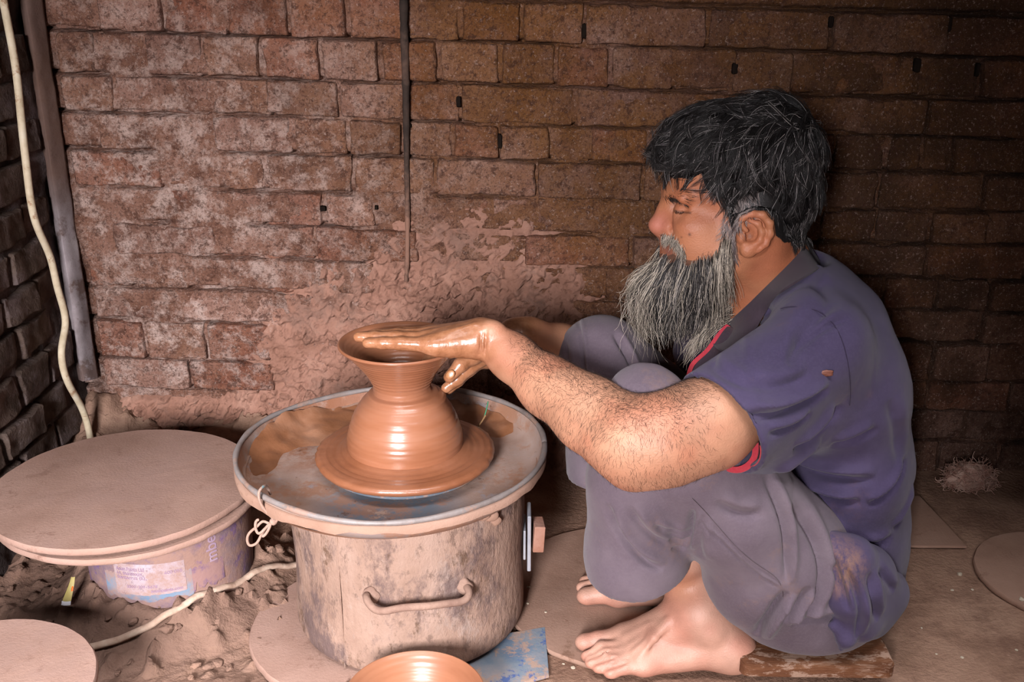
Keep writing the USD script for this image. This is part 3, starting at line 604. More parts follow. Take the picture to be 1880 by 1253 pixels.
RBK = 0.124
bprof = [(0, 0.0), (RBK - 0.004, 0.0), (RBK, 0.004), (RBK + 0.001, 0.05), (RBK + 0.003, 0.10), (RBK + 0.004, BTOP - 0.006), (RBK + 0.006, BTOP - 0.004), (RBK + 0.006, BTOP), (RBK, BTOP), (RBK - 0.002, BTOP - 0.004), (RBK - 0.004, 0.01), (0, 0.008)]
obj('bucket_body', lathe(bprof, (BX, BY, 0), 112), 'bucket_plastic', bk, smooth=40)
def on_bucket(m2, lift):
    """Wrap a flat mesh (x along the wall in metres from the angle, y = height) on the bucket."""
    v = m2.vertices.copy(); r_ = RBK + 0.002 + 0.02 * (v[:, 1]) * 0.1 + lift + v[:, 2] * 0.3
    a = v[:, 0] / RBK
    return trimesh.Trimesh(np.c_[BX + r_ * np.cos(a), BY + r_ * np.sin(a), v[:, 1]], m2.faces, process=False)
def sheet(x0, x1, y0, y1, torn=0, seed_=0):
    nx, ny = 40, 24
    S, T = np.meshgrid(np.linspace(0, 1, nx), np.linspace(0, 1, ny), indexing='ij')
    xx = x0 + (x1 - x0) * S; yy = y0 + (y1 - y0) * T
    if torn:
        n_ = fbm(np.stack([S * 9, np.full_like(S, seed_), S * 0], -1), 3, 7) - 0.5
        yy = yy + (1 - T) * torn * n_
    return grid_mesh(np.stack([xx, yy, np.zeros_like(xx)], -1))
def ang(px):                                                # bucket angle seen at this image column
    best = None
    for a in np.linspace(-math.pi, 0, 721):
        q = np.array([BX + RBK * math.cos(a), BY + RBK * math.sin(a), 0.09])
        x_ = W / 2 + FPX * q[0] / depth_of(q)
        if best is None or abs(x_ - px) < best[0]: best = (abs(x_ - px), a)
    return best[1]
La, Lb = ang(197) * RBK, ang(352) * RBK
lb = obj('label', on_bucket(sheet(La, Lb, 0.058, 0.150, 0.016, 3), 0.0008), 'label_blue', bk, smooth=True, label='torn blue-bordered label')
obj('label_panel', on_bucket(sheet(La + 0.020, Lb - 0.009, 0.067, 0.120, 0.006, 5), 0.0013), 'label_paper', lb, smooth=True, label='faded white panel of small print')
obj('label_band', on_bucket(sheet(Lb, ang(408) * RBK, 0.066, 0.146, 0.03, 9), 0.0008), 'label_purple', bk, smooth=True, label='faded purple band')
def words(txt, x, y_, h, mname, bold=False, turn=False, fit=None):
    m = meshkit.text_mesh(txt, h, 0.0004, bold)
    if fit: m.vertices[:, 0] *= fit / m.bounds[1][0]
    if turn: m.vertices[:, :2] = np.c_[-m.vertices[:, 1], m.vertices[:, 0]]
    m.apply_translation([x, y_, 0])
    obj('lettering', on_bucket(m, 0.0017), mname, lb, smooth=False)
x0 = La + 0.024; wfull = Lb - 0.011 - x0
words('Asian Paints Ltd', x0, 0.1085, 0.0058, 'label_ink', True, fit=wfull * 0.44)
words('6A, Shantinagar,', x0, 0.1015, 0.0048, 'label_ink', True, fit=wfull * 0.42)
words('400 055', x0 + wfull * 0.72, 0.1015, 0.0048, 'label_ink', True, fit=wfull * 0.26)
words('Santacruz (E),', x0, 0.0943, 0.0052, 'label_ink', True, fit=wfull * 0.46)
words('1800-209-5678', x0 + wfull * 0.14, 0.0795, 0.0048, 'label_ink', True, fit=wfull * 0.46)
words('asianpaints.com', x0 + wfull * 0.50, 0.0722, 0.0046, 'label_ink', True, fit=wfull * 0.46)
words('mber', ang(398) * RBK, 0.100, 0.016, 'label_pale', True, turn=True)

lo_ = P(228, 918, 1.44)
BZ = BTOP + 0.001
bcx, bcy = -0.612, 1.452
b1 = put(round_board(0.199, 0.0095, 4.0, 0.0015), (bcx + 0.012, bcy - 0.002, BZ + 0.0025), (0.008, 0.006, 0.4))
obj('round_board', b1, 'dusty_board', smooth=40, label='lower of the two big round boards on the paint bucket', cat='board', group='round ware boards')
b2 = put(round_board(0.203, 0.0105, 9.0, 0.0015), (bcx + 0.002, bcy + 0.002, BZ + 0.0156), (0.008, 0.006, 2.1))
obj('round_board', b2, 'dusty_board', smooth=40, label='top big round board on the paint bucket, dusted with clay crumbs', cat='board', group='round ware boards')
b3 = put(round_board(0.153, 0.010, 14.0), (-0.668, 1.037, 0.107), (0.0, 0.0, 1.0))
obj('round_board', b3, 'dusty_board', smooth=40, label='smooth round board at the bottom left corner of the photo', cat='board', group='round ware boards')
st_ = lathe([(0, -0.004), (0.085, -0.004), (0.088, 0), (0.088, 0.104), (0.085, 0.1085), (0, 0.1085)], (-0.70, 1.02, 0), 48)
obj('tin', st_, 'bucket_plastic', smooth=40, label='low tin holding up the round board in the bottom left corner', cat='tin')
c = PZ(672, 1155, 0.0)
obj('round_board', put(round_board(0.172, 0.0125, 21.0, 0.001), (c[0], c[1], -0.003), (0, 0, 2.4)), 'dusty_board', smooth=40, label='round board lying on the ground under the wheel\'s drum', cat='board', group='round ware boards')
c = PZ(1152, 1090, 0.0)
FBX, FBY = c[0], c[1]
obj('round_board', put(round_board(0.203, 0.008, 27.0, 0.001), (FBX, FBY, -0.002), (0, 0, 0.9)), 'dusty_board_red', smooth=40, label='flat round board on the ground under the man\'s bare feet', cat='board', group='round ware boards')
c = PZ(1954, 1065, 0.0)
obj('round_board', put(round_board(0.139, 0.010, 33.0, 0.001), (c[0], c[1], -0.001), (0, 0, 0.1)), 'dusty_board_red', smooth=40, label='round board on the ground at the right edge of the photo', cat='board', group='round ware boards')

# cables
def PX(px, py, x):
    a, b = (px - W / 2) / FPX, -(py - H / 2) / FPX
    d = np.array([a, CP + b * SP, -SP + b * CP])
    t = min(x / d[0], 1.825 / d[1]); return np.array([0, 0, EYE]) + d * t
cab = spline([PX(*q, -0.796) for q in [(0, -40), (6, 0), (28, 120), (40, 230), (49, 310), (66, 410), (93, 475), (106, 530), (120, 595), (113, 645), (120, 690), (148, 745), (163, 790), (168, 830)]], 140)
obj('wall_cable', tube(cab, 0.0062, 12), 'cable', smooth=True, label='cream cable hanging down the corner of the brick walls', cat='cable')
c2 = [PZ(px, py, 0.012) for px, py in ((110, 1196), (150, 1190), (230, 1184), (330, 1158), (400, 1123), (450, 1092), (500, 1062), (545, 1038), (600, 1015))]
c2 = spline(c2, 90)
for q in c2: q[2] = max(0.008, floor_z(q[0], q[1]) + 0.006)
c2[:, 2] = np.convolve(np.pad(c2[:, 2], 6, 'edge'), np.ones(13) / 13, 'valid')
obj('ground_cable', tube(c2, 0.0066, 12, 0.75), 'cable_dirty', smooth=True, label='dirty pale cable curving over the ground from the wheel', cat='cable')
# rod on the wall
rp = spline([P(742, -40, WY - 0.018), P(742, 60, WY - 0.016), P(745, 160, WY - 0.015), P(746, 260, WY - 0.013), P(748, 380, WY - 0.012), P(748, 460, WY - 0.012), P(745, 530, WY - 0.010)], 110)
rr = np.interp(np.arange(110), [0, 35, 60, 109], [0.0072, 0.0068, 0.0048, 0.0042]) * (1 + 0.35 * (fbm(np.c_[np.arange(110) * 0.35, np.zeros(110), np.zeros(110)], 3, 4) - 0.5))
obj('wall_rod', tube(rp, rr, 10), 'rod', smooth=True, label='thin dark rod running down the brick wall, crusted with mud', cat='rod')

# ------------------------------------------------------------------ small things
bc = np.array([(763 - 940) / 1900 * 1.32, 1.075, 0.0])
bowl2 = rings([(0, 0.002), (0.034, 0.002), (0.038, 0.004), (0.046, 0.014), (0.060, 0.034), (0.076, 0.058), (0.088, 0.0765), (0.0905, 0.080), (0.0905, 0.0825), (0.0885, 0.0835), (0.0865, 0.0815), (0.078, 0.0715), (0.066, 0.053), (0.050, 0.031), (0.034, 0.017), (0.016, 0.0125), (0, 0.012)], 150, 0.0003, 700)
obj('clay_bowl', lathe(bowl2, bc, 140), 'bowl_clay', smooth=60, label='finished smooth wet clay bowl standing in front of the wheel\'s drum', cat='bowl')
pb = [PZ(1001, 1152, 0.006)[:2], PZ(1008, 1240, 0.006)[:2], PZ(880, 1275, 0.006)[:2], PZ(840, 1180, 0.006)[:2], PZ(905, 1168, 0.006)[:2]]
obj('blue_board', prism(pb, 0.001, 0.0065, 0.0006, 0.0006, 2), 'blue_paint', smooth=False, label='scrap of board with worn blue paint beside the drum', cat='board')
# plank seat on two battens
seat = thing('plank_seat', 'low worn brown wooden plank seat the man squats on', 'stool', (0.42, 1.29, 0))
sp = np.array([PZ(1354, 1222, 0.047)[:2], PZ(1646, 1226, 0.047)[:2], PZ(1617, 1150, 0.047)[:2] + [0.0, 0.11], PZ(1432, 1160, 0.047)[:2] + [0.004, 0.11]])
import shapely
spr = np.array(shapely.Polygon(sp).buffer(-0.012).buffer(0.012, quad_segs=5).exterior.coords)[:-1]
obj('plank', prism(spr, 0.027, 0.047, 0.002, 0.0007, 5), 'seat_wood', seat, smooth=False)
for yy in (1.235, 1.345):
    obj('batten', rbox(0.15, 0.026, 0.022, 0.003, (0.435, yy, 0.0165)), 'seat_wood', seat)
# sheet behind the man
shp = [PZ(1775, 1005, 0.003)[:2], PZ(1688, 912, 0.003)[:2], PZ(1440, 925, 0.003)[:2], PZ(1440, 1003, 0.003)[:2]]
obj('floor_sheet', prism(shp, 0.0005, 0.005, 0.0006, 0.001, 8), 'dusty_board_red', smooth=False, label='thin flat sheet on the ground behind the man with one pointed corner', cat='sheet')
# wrapper
wr = thing('wrapper', 'narrow torn yellow wrapper stuck upright in the mud by the bucket', 'wrapper', P(125, 1085, 1.33))
wl = [P(134, 1060, 1.35), P(131, 1075, 1.342), P(126, 1092, 1.335), P(122, 1106, 1.33)]
def ribbon(pts, w0, w1):
    pts = spline(pts, 12); wv = np.linspace(w0, w1, 12)[:, None] * np.array([0.97, -0.2, 0.1])
    rows = np.stack([pts - wv, pts - wv * 0.3 + [0, -0.0015, 0], pts + wv * 0.4 + [0, -0.001, 0], pts + wv], 1)
    back = rows + np.array([0, 0.0008, 0])
    return cat_([grid_mesh(rows[:, ::-1]), grid_mesh(back)])
obj('strip', ribbon(wl, 0.0032, 0.0078), 'wrapper_yellow', wr, smooth=True)
obj('print', ribbon([q + [0.0018, -0.0022, 0] for q in (P(134, 1068, 1.35), P(132, 1077, 1.342), P(131, 1084, 1.339))], 0.0016, 0.0020), 'wrapper_red', wr, smooth=True, label='red printing')
obj('hem', ribbon([q + [0, -0.001, 0] for q in (P(122, 1104, 1.33), P(122, 1107, 1.329), P(121, 1111, 1.328))], 0.0078, 0.008), 'wrapper_white', wr, smooth=True, label='white end')
# clods, chips
def clod_mesh(r_, sd, flat=0.7):
    m = trimesh.creation.icosphere(2, 1.0); rr_ = np.random.default_rng(sd)
    m.vertices *= (0.35 + 1.3 * fbm(m.vertices * 1.5 + rr_.uniform(0, 50, 3), 3, sd)[:, None])
    m.apply_scale([r_ * rr_.uniform(0.9, 1.4), r_ * rr_.uniform(0.8, 1.2), r_ * flat]); m.apply_transform(trimesh.transformations.rotation_matrix(rr_.uniform(0, 6), [0, 0, 1]))
    return m
for i, (px, py, r_) in enumerate(((62, 1092, 0.010), (140, 1140, 0.006), (302, 1150, 0.009), (286, 1146, 0.007), (442, 1114, 0.006), (382, 1213, 0.008), (398, 1206, 0.006), (360, 1216, 0.006), (310, 1183, 0.009), (250, 1176, 0.006), (420, 1214, 0.006), (205, 1170, 0.006), (268, 1150, 0.006), (515, 1040, 0.009), (330, 1178, 0.006), (90, 1150, 0.005), (215, 1230, 0.005), (460, 1180, 0.004), (350, 1240, 0.005), (180, 1150, 0.005), (240, 1215, 0.004), (40, 1060, 0.006), (20, 1085, 0.006), (110, 1060, 0.005))):
    q = PZ(px, py, 0.004)
    m = clod_mesh(r_, 300 + i); m.apply_translation([q[0], q[1], floor_z(q[0], q[1]) + r_ * 0.25])
    obj('mud_clod', m, 'floor_earth', smooth=40, label=('dry mud clod on the ground left of the paint bucket' if px < 150 else 'brown mud clod lying below the ground cable' if py > 1195 else 'brown mud clod beside the ground cable under the bucket'), cat='clod', group=('clods left of the bucket' if px < 150 else 'clods below the cable' if py > 1195 else 'clods beside the cable'))
for i, (px, py, r_, w_) in enumerate(((1763, 1051, 0.0042, 0), (1749, 1080, 0.002, 0), (1786, 1079, 0.002, 0), (1875, 1108, 0.004, 1), (1052, 1222, 0.0032, 0), (1035, 1215, 0.0016, 0), (1767, 1203, 0.002, 0), (1693, 1148, 0.0016, 0), (1720, 1196, 0.0016, 0), (970, 1082, 0.0022, 2), (969, 1112, 0.002, 2), (1002, 1128, 0.0016, 2), (1867, 1190, 0.0022, 0), (242, 1214, 0.002, 0), (366, 1213, 0.0024, 0))):
    q = PZ(px, py, 0.003)
    m = clod_mesh(r_, 400 + i, 0.6); m.apply_translation([q[0], q[1], max(floor_z(q[0], q[1]), {0: -1, 1: 0.0088, 2: 0.006}[w_]) + r_ * 0.3])
    obj('white_chip', m, 'chip', smooth=40, label=('tiny pale chip on the board\'s edge right of the drum' if w_ == 2 else 'pale chip lying on the round board at the right edge' if w_ == 1 else 'tiny pale chip on the ground right of the man' if px > 1400 else 'tiny pale chip before the toes of the near foot' if px > 900 else 'tiny pale chip on the ground below the cable'), cat='chip', group=('chips right of the drum' if w_ == 2 else None if w_ == 1 else 'chips right of the man' if px > 1400 else 'chips before the foot' if px > 900 else 'chips below the cable'))
# flat splinter left of the drum
obj('wood_splinter', rbox(0.012, 0.032, 0.003, 0.001, PZ(432, 1140, 0.006), (0, 0.1, 0.35)), 'floor_earth', smooth=False, label='short flat splinter of wood on the ground under the cable', cat='splinter')
# tuft of fibres at the wall's foot
fr = np.random.default_rng(77)
fc = PZ(1785, 905, 0.0)
ft = thing('fibre_tuft', 'matted tuft of pale reddish fibres at the foot of the right end of the wall', 'fibre', (fc[0], fc[1], 0))
fs, fw_ = [], []
for i in range(1100):
    th = fr.uniform(0, 2 * np.pi); el = math.asin(fr.uniform(0.02, 1))
    nr_ = np.array([math.cos(th) * math.cos(el), math.sin(th) * math.cos(el), math.sin(el)])
    p0 = np.array([fc[0], fc[1] + 0.022, 0.004]) + nr_ * np.array([0.047, 0.022, 0.046]) * fr.uniform(0.85, 1.06)
    d = np.array([fr.normal(0, 1), fr.normal(0, 0.35), fr.normal(0, 0.45)]); d -= nr_ * (d @ nr_) * 0.85; d /= np.linalg.norm(d)
    pts = [p0]
    for s in range(6):
        d = d + fr.normal(0, 0.45, 3) - nr_ * 0.12; d /= np.linalg.norm(d); q = pts[-1] + d * 0.0045; q[2] = max(q[2], 0.002); q[1] = min(q[1], WY - 0.006); pts.append(q)
    fs.append(np.array(pts)); fw_.append(np.full(7, fr.uniform(0.0006, 0.0014)))
curves('fibres', fs, fw_, 'fibre', ft, kind='stuff')
cm = trimesh.creation.icosphere(3, 1.0); cm.vertices *= (0.75 + 0.5 * fbm(cm.vertices * 2, 3, 5)[:, None]); cm.apply_scale([0.040, 0.019, 0.028]); cm.apply_translation([fc[0], fc[1] + 0.022, 0.020])
obj('matted_core', cm, 'fibre', ft, smooth=True)
# ------------------------------------------------------------------ the potter: distance fields meshed with surface nets
class Field:
    def __init__(s, lo, hi, h):
        s.lo, s.h = np.asarray(lo, float), h
        s.n = np.ceil((np.asarray(hi, float) - s.lo) / h).astype(int) + 1
        s.ax = [s.lo[k] + h * np.arange(s.n[k]) for k in range(3)]
        s.d = np.full(s.n, 0.2, np.float32)
    def blk(s, lo, hi):
        i0 = np.clip(np.floor((np.asarray(lo) - s.lo) / s.h).astype(int), 0, s.n)
        i1 = np.clip(np.ceil((np.asarray(hi) - s.lo) / s.h).astype(int) + 1, 0, s.n)
        sl = tuple(slice(a, b) for a, b in zip(i0, i1))
        x, y, z = (s.ax[k][sl[k]] for k in range(3))
        return sl, x[:, None, None], y[None, :, None], z[None, None, :]
    def put(s, sl, q, k, op):
        d = s.d[sl]
        if d.size == 0: return
        if op == 'u':
            h = np.maximum(k - np.abs(d - q), 0) / k
            s.d[sl] = np.minimum(d, q) - h * h * k / 4
        else:
            q = -q; h = np.maximum(k - np.abs(d - q), 0) / k
            s.d[sl] = np.maximum(d, q) + h * h * k / 4
    def cone(s, a, b, ra, rb, k=0.012, op='u', sy=1.0, y0=1.4):
        a, b = np.asarray(a, float).copy(), np.asarray(b, float).copy()
        R = max(ra, rb) * max(sy, 1) + k + 2 * s.h
        sl, x, y, z = s.blk(np.minimum(a, b) - R, np.maximum(a, b) + R)
        if sy != 1.0:
            y = y0 + (y - y0) / sy; a[1] = y0 + (a[1] - y0) / sy; b[1] = y0 + (b[1] - y0) / sy
        ab = b - a; L = ab @ ab + 1e-12
        t = np.clip(((x - a[0]) * ab[0] + (y - a[1]) * ab[1] + (z - a[2]) * ab[2]) / L, 0, 1)
        q = np.sqrt((x - a[0] - t * ab[0]) ** 2 + (y - a[1] - t * ab[1]) ** 2 + (z - a[2] - t * ab[2]) ** 2) - (ra + (rb - ra) * t)
        s.put(sl, q.astype(np.float32), k, op)
    def chain(s, pts, rs, k=0.012, op='u', **kw):
        for a, b, ra, rb in zip(pts[:-1], pts[1:], rs[:-1], rs[1:]): s.cone(a, b, ra, rb, k, op, **kw)
    def ell(s, c, r, k=0.012, op='u', ry=0.0):
        c, r = np.asarray(c, float), np.asarray(r, float)
        R = r.max() + k + 2 * s.h
        sl, x, y, z = s.blk(c - R, c + R)
        x, y, z = x - c[0], y - c[1], z - c[2]
        if ry: x, z = x * math.cos(ry) + z * math.sin(ry), -x * math.sin(ry) + z * math.cos(ry)
        k0 = np.sqrt((x / r[0]) ** 2 + (y / r[1]) ** 2 + (z / r[2]) ** 2)
        k1 = np.sqrt((x / r[0] ** 2) ** 2 + (y / r[1] ** 2) ** 2 + (z / r[2] ** 2) ** 2)
        q = np.where(k1 > 1e-6, k0 * (k0 - 1) / np.maximum(k1, 1e-6), -r.min())
        s.put(sl, q.astype(np.float32), k, op)
    def cut(s, p, n, k=0.002):
        """Keep the side of the plane that n points away from."""
        n = np.asarray(n, float) / np.linalg.norm(n)
        x, y, z = s.ax[0][:, None, None], s.ax[1][None, :, None], s.ax[2][None, None, :]
        q = ((x - p[0]) * n[0] + (y - p[1]) * n[1] + (z - p[2]) * n[2]).astype(np.float32)
        s.put((slice(None),) * 3, -q, k, 's')
    def xyz(s):
        return s.ax[0][:, None, None], s.ax[1][None, :, None], s.ax[2][None, None, :]
    def mesh(s):
        d, h = s.d, s.h
        neg = d < 0
        c = np.zeros(np.array(d.shape) - 1, np.int8)
        for i in (0, 1):
            for j in (0, 1):
                for k in (0, 1):
                    c += neg[i:neg.shape[0] - 1 + i, j:neg.shape[1] - 1 + j, k:neg.shape[2] - 1 + k]
        act = np.argwhere((c > 0) & (c < 8))
        idx = np.full(c.shape, -1, np.int32); idx[tuple(act.T)] = np.arange(len(act))
        acc, cnt = np.zeros((len(act), 3)), np.zeros(len(act))
        cor = np.array(list(np.ndindex(2, 2, 2)))
        for e0 in range(8):
            for ax in range(3):
                if cor[e0][ax]: continue
                p0 = cor[e0]; p1 = p0.copy(); p1[ax] = 1
                d0 = d[tuple((act + p0).T)]; d1 = d[tuple((act + p1).T)]
                m = (d0 < 0) != (d1 < 0)
                t = np.where(m, d0 / np.where(m, d0 - d1, 1), 0)
                pos = p0 + t[:, None] * (p1 - p0)
                acc += pos * m[:, None]; cnt += m
        v = s.lo + h * (act + acc / cnt[:, None])
        fs = []
        for ax in range(3):
            o1, o2 = (ax + 1) % 3, (ax + 2) % 3
            a = np.swapaxes(neg, 0, ax); m = np.swapaxes(a[:-1] != a[1:], 0, ax)
            q = np.argwhere(m)
            q = q[(q[:, o1] > 0) & (q[:, o2] > 0) & (q[:, o1] < d.shape[o1] - 1) & (q[:, o2] < d.shape[o2] - 1)]
            def at(u_, w_):
                r = q.copy(); r[:, o1] -= u_; r[:, o2] -= w_; return idx[tuple(r.T)]
            quad = np.stack([at(1, 1), at(0, 1), at(0, 0), at(1, 0)], 1)
            fl = neg[tuple(q.T)]
            quad[~fl] = quad[~fl][:, ::-1]
            fs += [quad[:, [0, 1, 2]], quad[:, [0, 2, 3]]]
        f = np.vstack(fs); f = f[(f >= 0).all(1)]
        m = trimesh.Trimesh(v, f, process=False); m.remove_unreferenced_vertices()
        return m
def relax(m, n=4):
    v, e = m.vertices.copy(), m.edges_unique
    from scipy.sparse import coo_matrix
    A_ = coo_matrix((np.ones(2 * len(e)), (np.r_[e[:, 0], e[:, 1]], np.r_[e[:, 1], e[:, 0]])), shape=(len(v),) * 2).tocsr()
    dg = np.maximum(np.asarray(A_.sum(1)), 1)
    for k in range(2 * n):
        v = v + (0.5 if k % 2 == 0 else -0.52) * (A_ @ v / dg - v)
    m.vertices = v
    return m
def vn(m):
    return meshkit.arrays(m, True)[2]
def mir(p):
    p = np.array(p, float); p[1] = 2.8 - p[1]; return p
def fold(m, lines, near=True, gain=1.75):
    """Press folds into cloth: (photograph points, Y, width, depth) lines, a groove with a raised flank on its upper side."""
    v, n = m.vertices.copy(), vn(m)
    dsp = np.zeros(len(v))
    for pts, Y, w, a in lines:
        q = np.array([P(x_, y_, Y) for x_, y_ in pts])[:, [0, 2]]
        q = spline(q, 14) if len(q) > 2 else q
        xz = v[:, [0, 2]]; best = np.full(len(v), 9.0); sg = np.zeros(len(v)); tt = np.zeros(len(v))
        L = len(q) - 1
        for i in range(L):
            ab = q[i + 1] - q[i]; t = np.clip(((xz - q[i]) @ ab) / (ab @ ab + 1e-12), 0, 1)
            r = xz - q[i] - t[:, None] * ab; dd = np.hypot(r[:, 0], r[:, 1]); b = dd < best
            best[b] = dd[b]; sg[b] = np.sign(ab[0] * r[b, 1] - ab[1] * r[b, 0]); tt[b] = (i + t[b]) / L
        fade = np.clip(np.minimum(tt, 1 - tt) / 0.22, 0, 1) ** 0.7
        sd = best * sg
        g = -np.exp(-(sd / w) ** 2) + 0.65 * np.exp(-((sd - 2.0 * w) / (1.3 * w)) ** 2)
        dsp += gain * a * g * fade * (ss(0.35, 0.0, n[:, 1]) if near else 1)
    m.vertices = v + n * dsp[:, None]
    return m
def proj(v):
    v = np.asarray(v); dp = v[:, 1] * CP + (EYE - v[:, 2]) * SP
    return W / 2 + FPX * v[:, 0] / dp, H / 2 - FPX * ((v[:, 2] - EYE) * CP + v[:, 1] * SP) / dp

YM = 1.40
# ---- head and neck
EYELINE = [(1239, 387, 1.3590), (1247, 389.5, 1.3550), (1257, 390.5, 1.3540), (1267, 391, 1.3575)]
def hd_(px, py, Y=YM): return P(px, py, Y)
F = Field((0.155, 1.29, 0.47), (0.445, 1.51, 0.82), 0.00155)
F.ell(hd_(1374, 318), (0.083, 0.0735, 0.087), 0.03)
F.ell(hd_(1300, 335), (0.056, 0.060, 0.060), 0.03)
F.ell(hd_(1298, 425), (0.052, 0.055, 0.066), 0.03)
F.cone(hd_(1340, 462), hd_(1262, 500), 0.056, 0.036, 0.03)
F.ell(hd_(1246, 500), (0.022, 0.026, 0.022), 0.02)
for f_ in (lambda p: p, mir):
    F.cone(f_(hd_(1352, 430, 1.350)), f_(hd_(1338, 475, 1.350)), 0.024, 0.022, 0.03)
    F.cone(f_(hd_(1232, 356, 1.388)), f_(hd_(1256, 363, 1.352)), 0.0095, 0.0095, 0.014)
    F.ell(f_(hd_(1275, 415, 1.356)), (0.026, 0.020, 0.017), 0.02)
    F.ell(f_(hd_(1285, 452, 1.362)), (0.032, 0.024, 0.030), 0.025)
    F.cone(f_(hd_(1388, 405, 1.350)), f_(hd_(1398, 478, 1.362)), 0.030, 0.030, 0.03)
    F.ell(f_(hd_(1240, 382, 1.366)), (0.017, 0.017, 0.0105), 0.012, 's')
    F.cone(f_(hd_(1238, 375, 1.392)), f_(hd_(1229, 412, 1.387)), 0.0085, 0.0095, 0.012)
    F.ell(f_(hd_(1230, 417, 1.3845)), (0.0105, 0.0085, 0.0085), 0.006)
F.chain([hd_(1233, 362), hd_(1222, 388), hd_(1209, 412)], [0.0095, 0.0095, 0.0118], 0.012)
F.ell(hd_(1209, 414), (0.0122, 0.0125, 0.0112), 0.008)
F.cone(hd_(1212, 421), hd_(1230, 428), 0.0062, 0.007, 0.008)
F.ell(hd_(1238, 448), (0.017, 0.028, 0.026), 0.02)
for f_ in (lambda p: p, mir):
    F.ell(f_(hd_(1219, 430, 1.3915)), (0.0065, 0.0035, 0.0032), 0.003, 's')
    F.cone(f_(hd_(1225, 451, 1.399)), f_(hd_(1236, 455, 1.381)), 0.0068, 0.0042, 0.006)
    F.cone(f_(hd_(1227, 463, 1.399)), f_(hd_(1237, 461, 1.382)), 0.0070, 0.0042, 0.005)
    F.cone(f_(hd_(1214, 457, 1.399)), f_(hd_(1238, 458, 1.378)), 0.0012, 0.0016, 0.004, 's')
    F.cone(f_(hd_(1237, 425, 1.3715)), f_(hd_(1258, 462, 1.358)), 0.0022, 0.0030, 0.010, 's')      # fold beside the nose
    F.ell(f_(hd_(1253, 383, 1.3665)), (0.0112, 0.0116, 0.0100), 0.006)                             # lids over the eyeball
    F.cone(f_(hd_(1245, 396, 1.3625)), f_(hd_(1264, 399, 1.3555)), 0.0062, 0.0060, 0.010)          # bag under the eye
    F.chain([f_(hd_(*q)) for q in EYELINE], [0.0006, 0.0011, 0.0012, 0.0006], 0.0015, 's')
    F.chain([f_(hd_(1238, 377, 1.3600)), f_(hd_(1249, 373.5, 1.3560)), f_(hd_(1263, 377, 1.3545)), f_(hd_(1270, 384, 1.3570))], [0.0006, 0.0010, 0.0010, 0.0006], 0.003, 's')
    F.chain([f_(hd_(1246, 404, 1.3580)), f_(hd_(1258, 407, 1.3520)), f_(hd_(1268, 405, 1.3480))], [0.0008, 0.0010, 0.0006], 0.006, 's')
    F.cone(f_(hd_(1236, 408, 1.3780)), f_(hd_(1241, 420, 1.3755)), 0.0008, 0.0010, 0.004, 's')
    # ear
    F.ell(f_(hd_(1386, 428, 1.3235)), (0.0235, 0.0085, 0.030), 0.006, 'u', -0.12)
    F.ell(f_(hd_(1384, 426, 1.312)), (0.0165, 0.007, 0.0225), 0.004, 's', -0.12)
    F.ell(f_(hd_(1377, 434, 1.314)), (0.0085, 0.011, 0.0105), 0.004, 's')
    F.chain([f_(hd_(*q)) for q in ((1371, 424, 1.313), (1359, 412, 1.3145), (1364, 399, 1.3135), (1380, 392, 1.312), (1400, 395, 1.312), (1413, 410, 1.312), (1414, 430, 1.313), (1406, 448, 1.314), (1393, 459, 1.315))], [0.0028, 0.0038, 0.0042, 0.0046, 0.0048, 0.0048, 0.0046, 0.004, 0.004], 0.004)
    F.chain([f_(hd_(*q)) for q in ((1377, 405, 1.314), (1392, 412, 1.3135), (1399, 427, 1.3135), (1395, 442, 1.314), (1384, 452, 1.315))], [0.003, 0.0036, 0.0038, 0.0038, 0.0034], 0.004)
    F.ell(f_(hd_(1374, 460, 1.3165)), (0.0105, 0.0065, 0.0105), 0.006)
    F.ell(f_(hd_(1361, 437, 1.317)), (0.0055, 0.0055, 0.0075), 0.005)
F.chain([hd_(1398, 440, 1.405), hd_(1412, 520, 1.405), hd_(1440, 610, 1.405)], [0.056, 0.060, 0.075], 0.03)
F.cone(hd_(1412, 462, 1.352), hd_(1368, 570, 1.372), 0.013, 0.012, 0.02)     # neck tendon
F.ell(hd_(1352, 560, 1.395), (0.016, 0.014, 0.02), 0.02)
head = F.mesh()
HEADM = head.copy()

# ---- near (left) arm and hand
F = Field((-0.235, 1.04, 0.26), (0.46, 1.42, 0.66), 0.0022)
ARM = [P(895, 621, 1.303), P(940, 656, 1.290), P(1008, 711, 1.245), P(1085, 764, 1.195), P(1150, 806, 1.150)]
F.chain(ARM, [0.0245, 0.0285, 0.0365, 0.0445, 0.0475], 0.02)
F.cone(P(1140, 815, 1.150), P(1163, 858, 1.136), 0.040, 0.0225, 0.022)
F.cone(P(1163, 858, 1.136), P(1230, 838, 1.142), 0.0225, 0.032, 0.02)
F.chain([P(1168, 812, 1.142), P(1215, 806, 1.140), P(1300, 778, 1.160), P(1400, 716, 1.202), P(1494, 645, 1.250)], [0.045, 0.0475, 0.0525, 0.042, 0.038], 0.03)
F.cone(P(1040, 722, 1.215), P(1120, 770, 1.172), 0.030, 0.034, 0.02)         # muscle on the outside
F.ell(P(905, 604, 1.292), (0.014, 0.012, 0.010), 0.012)
mcp = [P(786, 634, 1.288), P(782, 624, 1.307), P(784, 617, 1.327), P(790, 613, 1.347)]
for q, r_ in zip(mcp, (0.0115, 0.0118, 0.012, 0.012)):
    F.cone(P(878, 617, (q[1] + 1.312) / 2), q, 0.0195, r_, 0.014)
F.cone(P(872, 633, 1.296), P(805, 637, 1.288), 0.0195, 0.0130, 0.012)
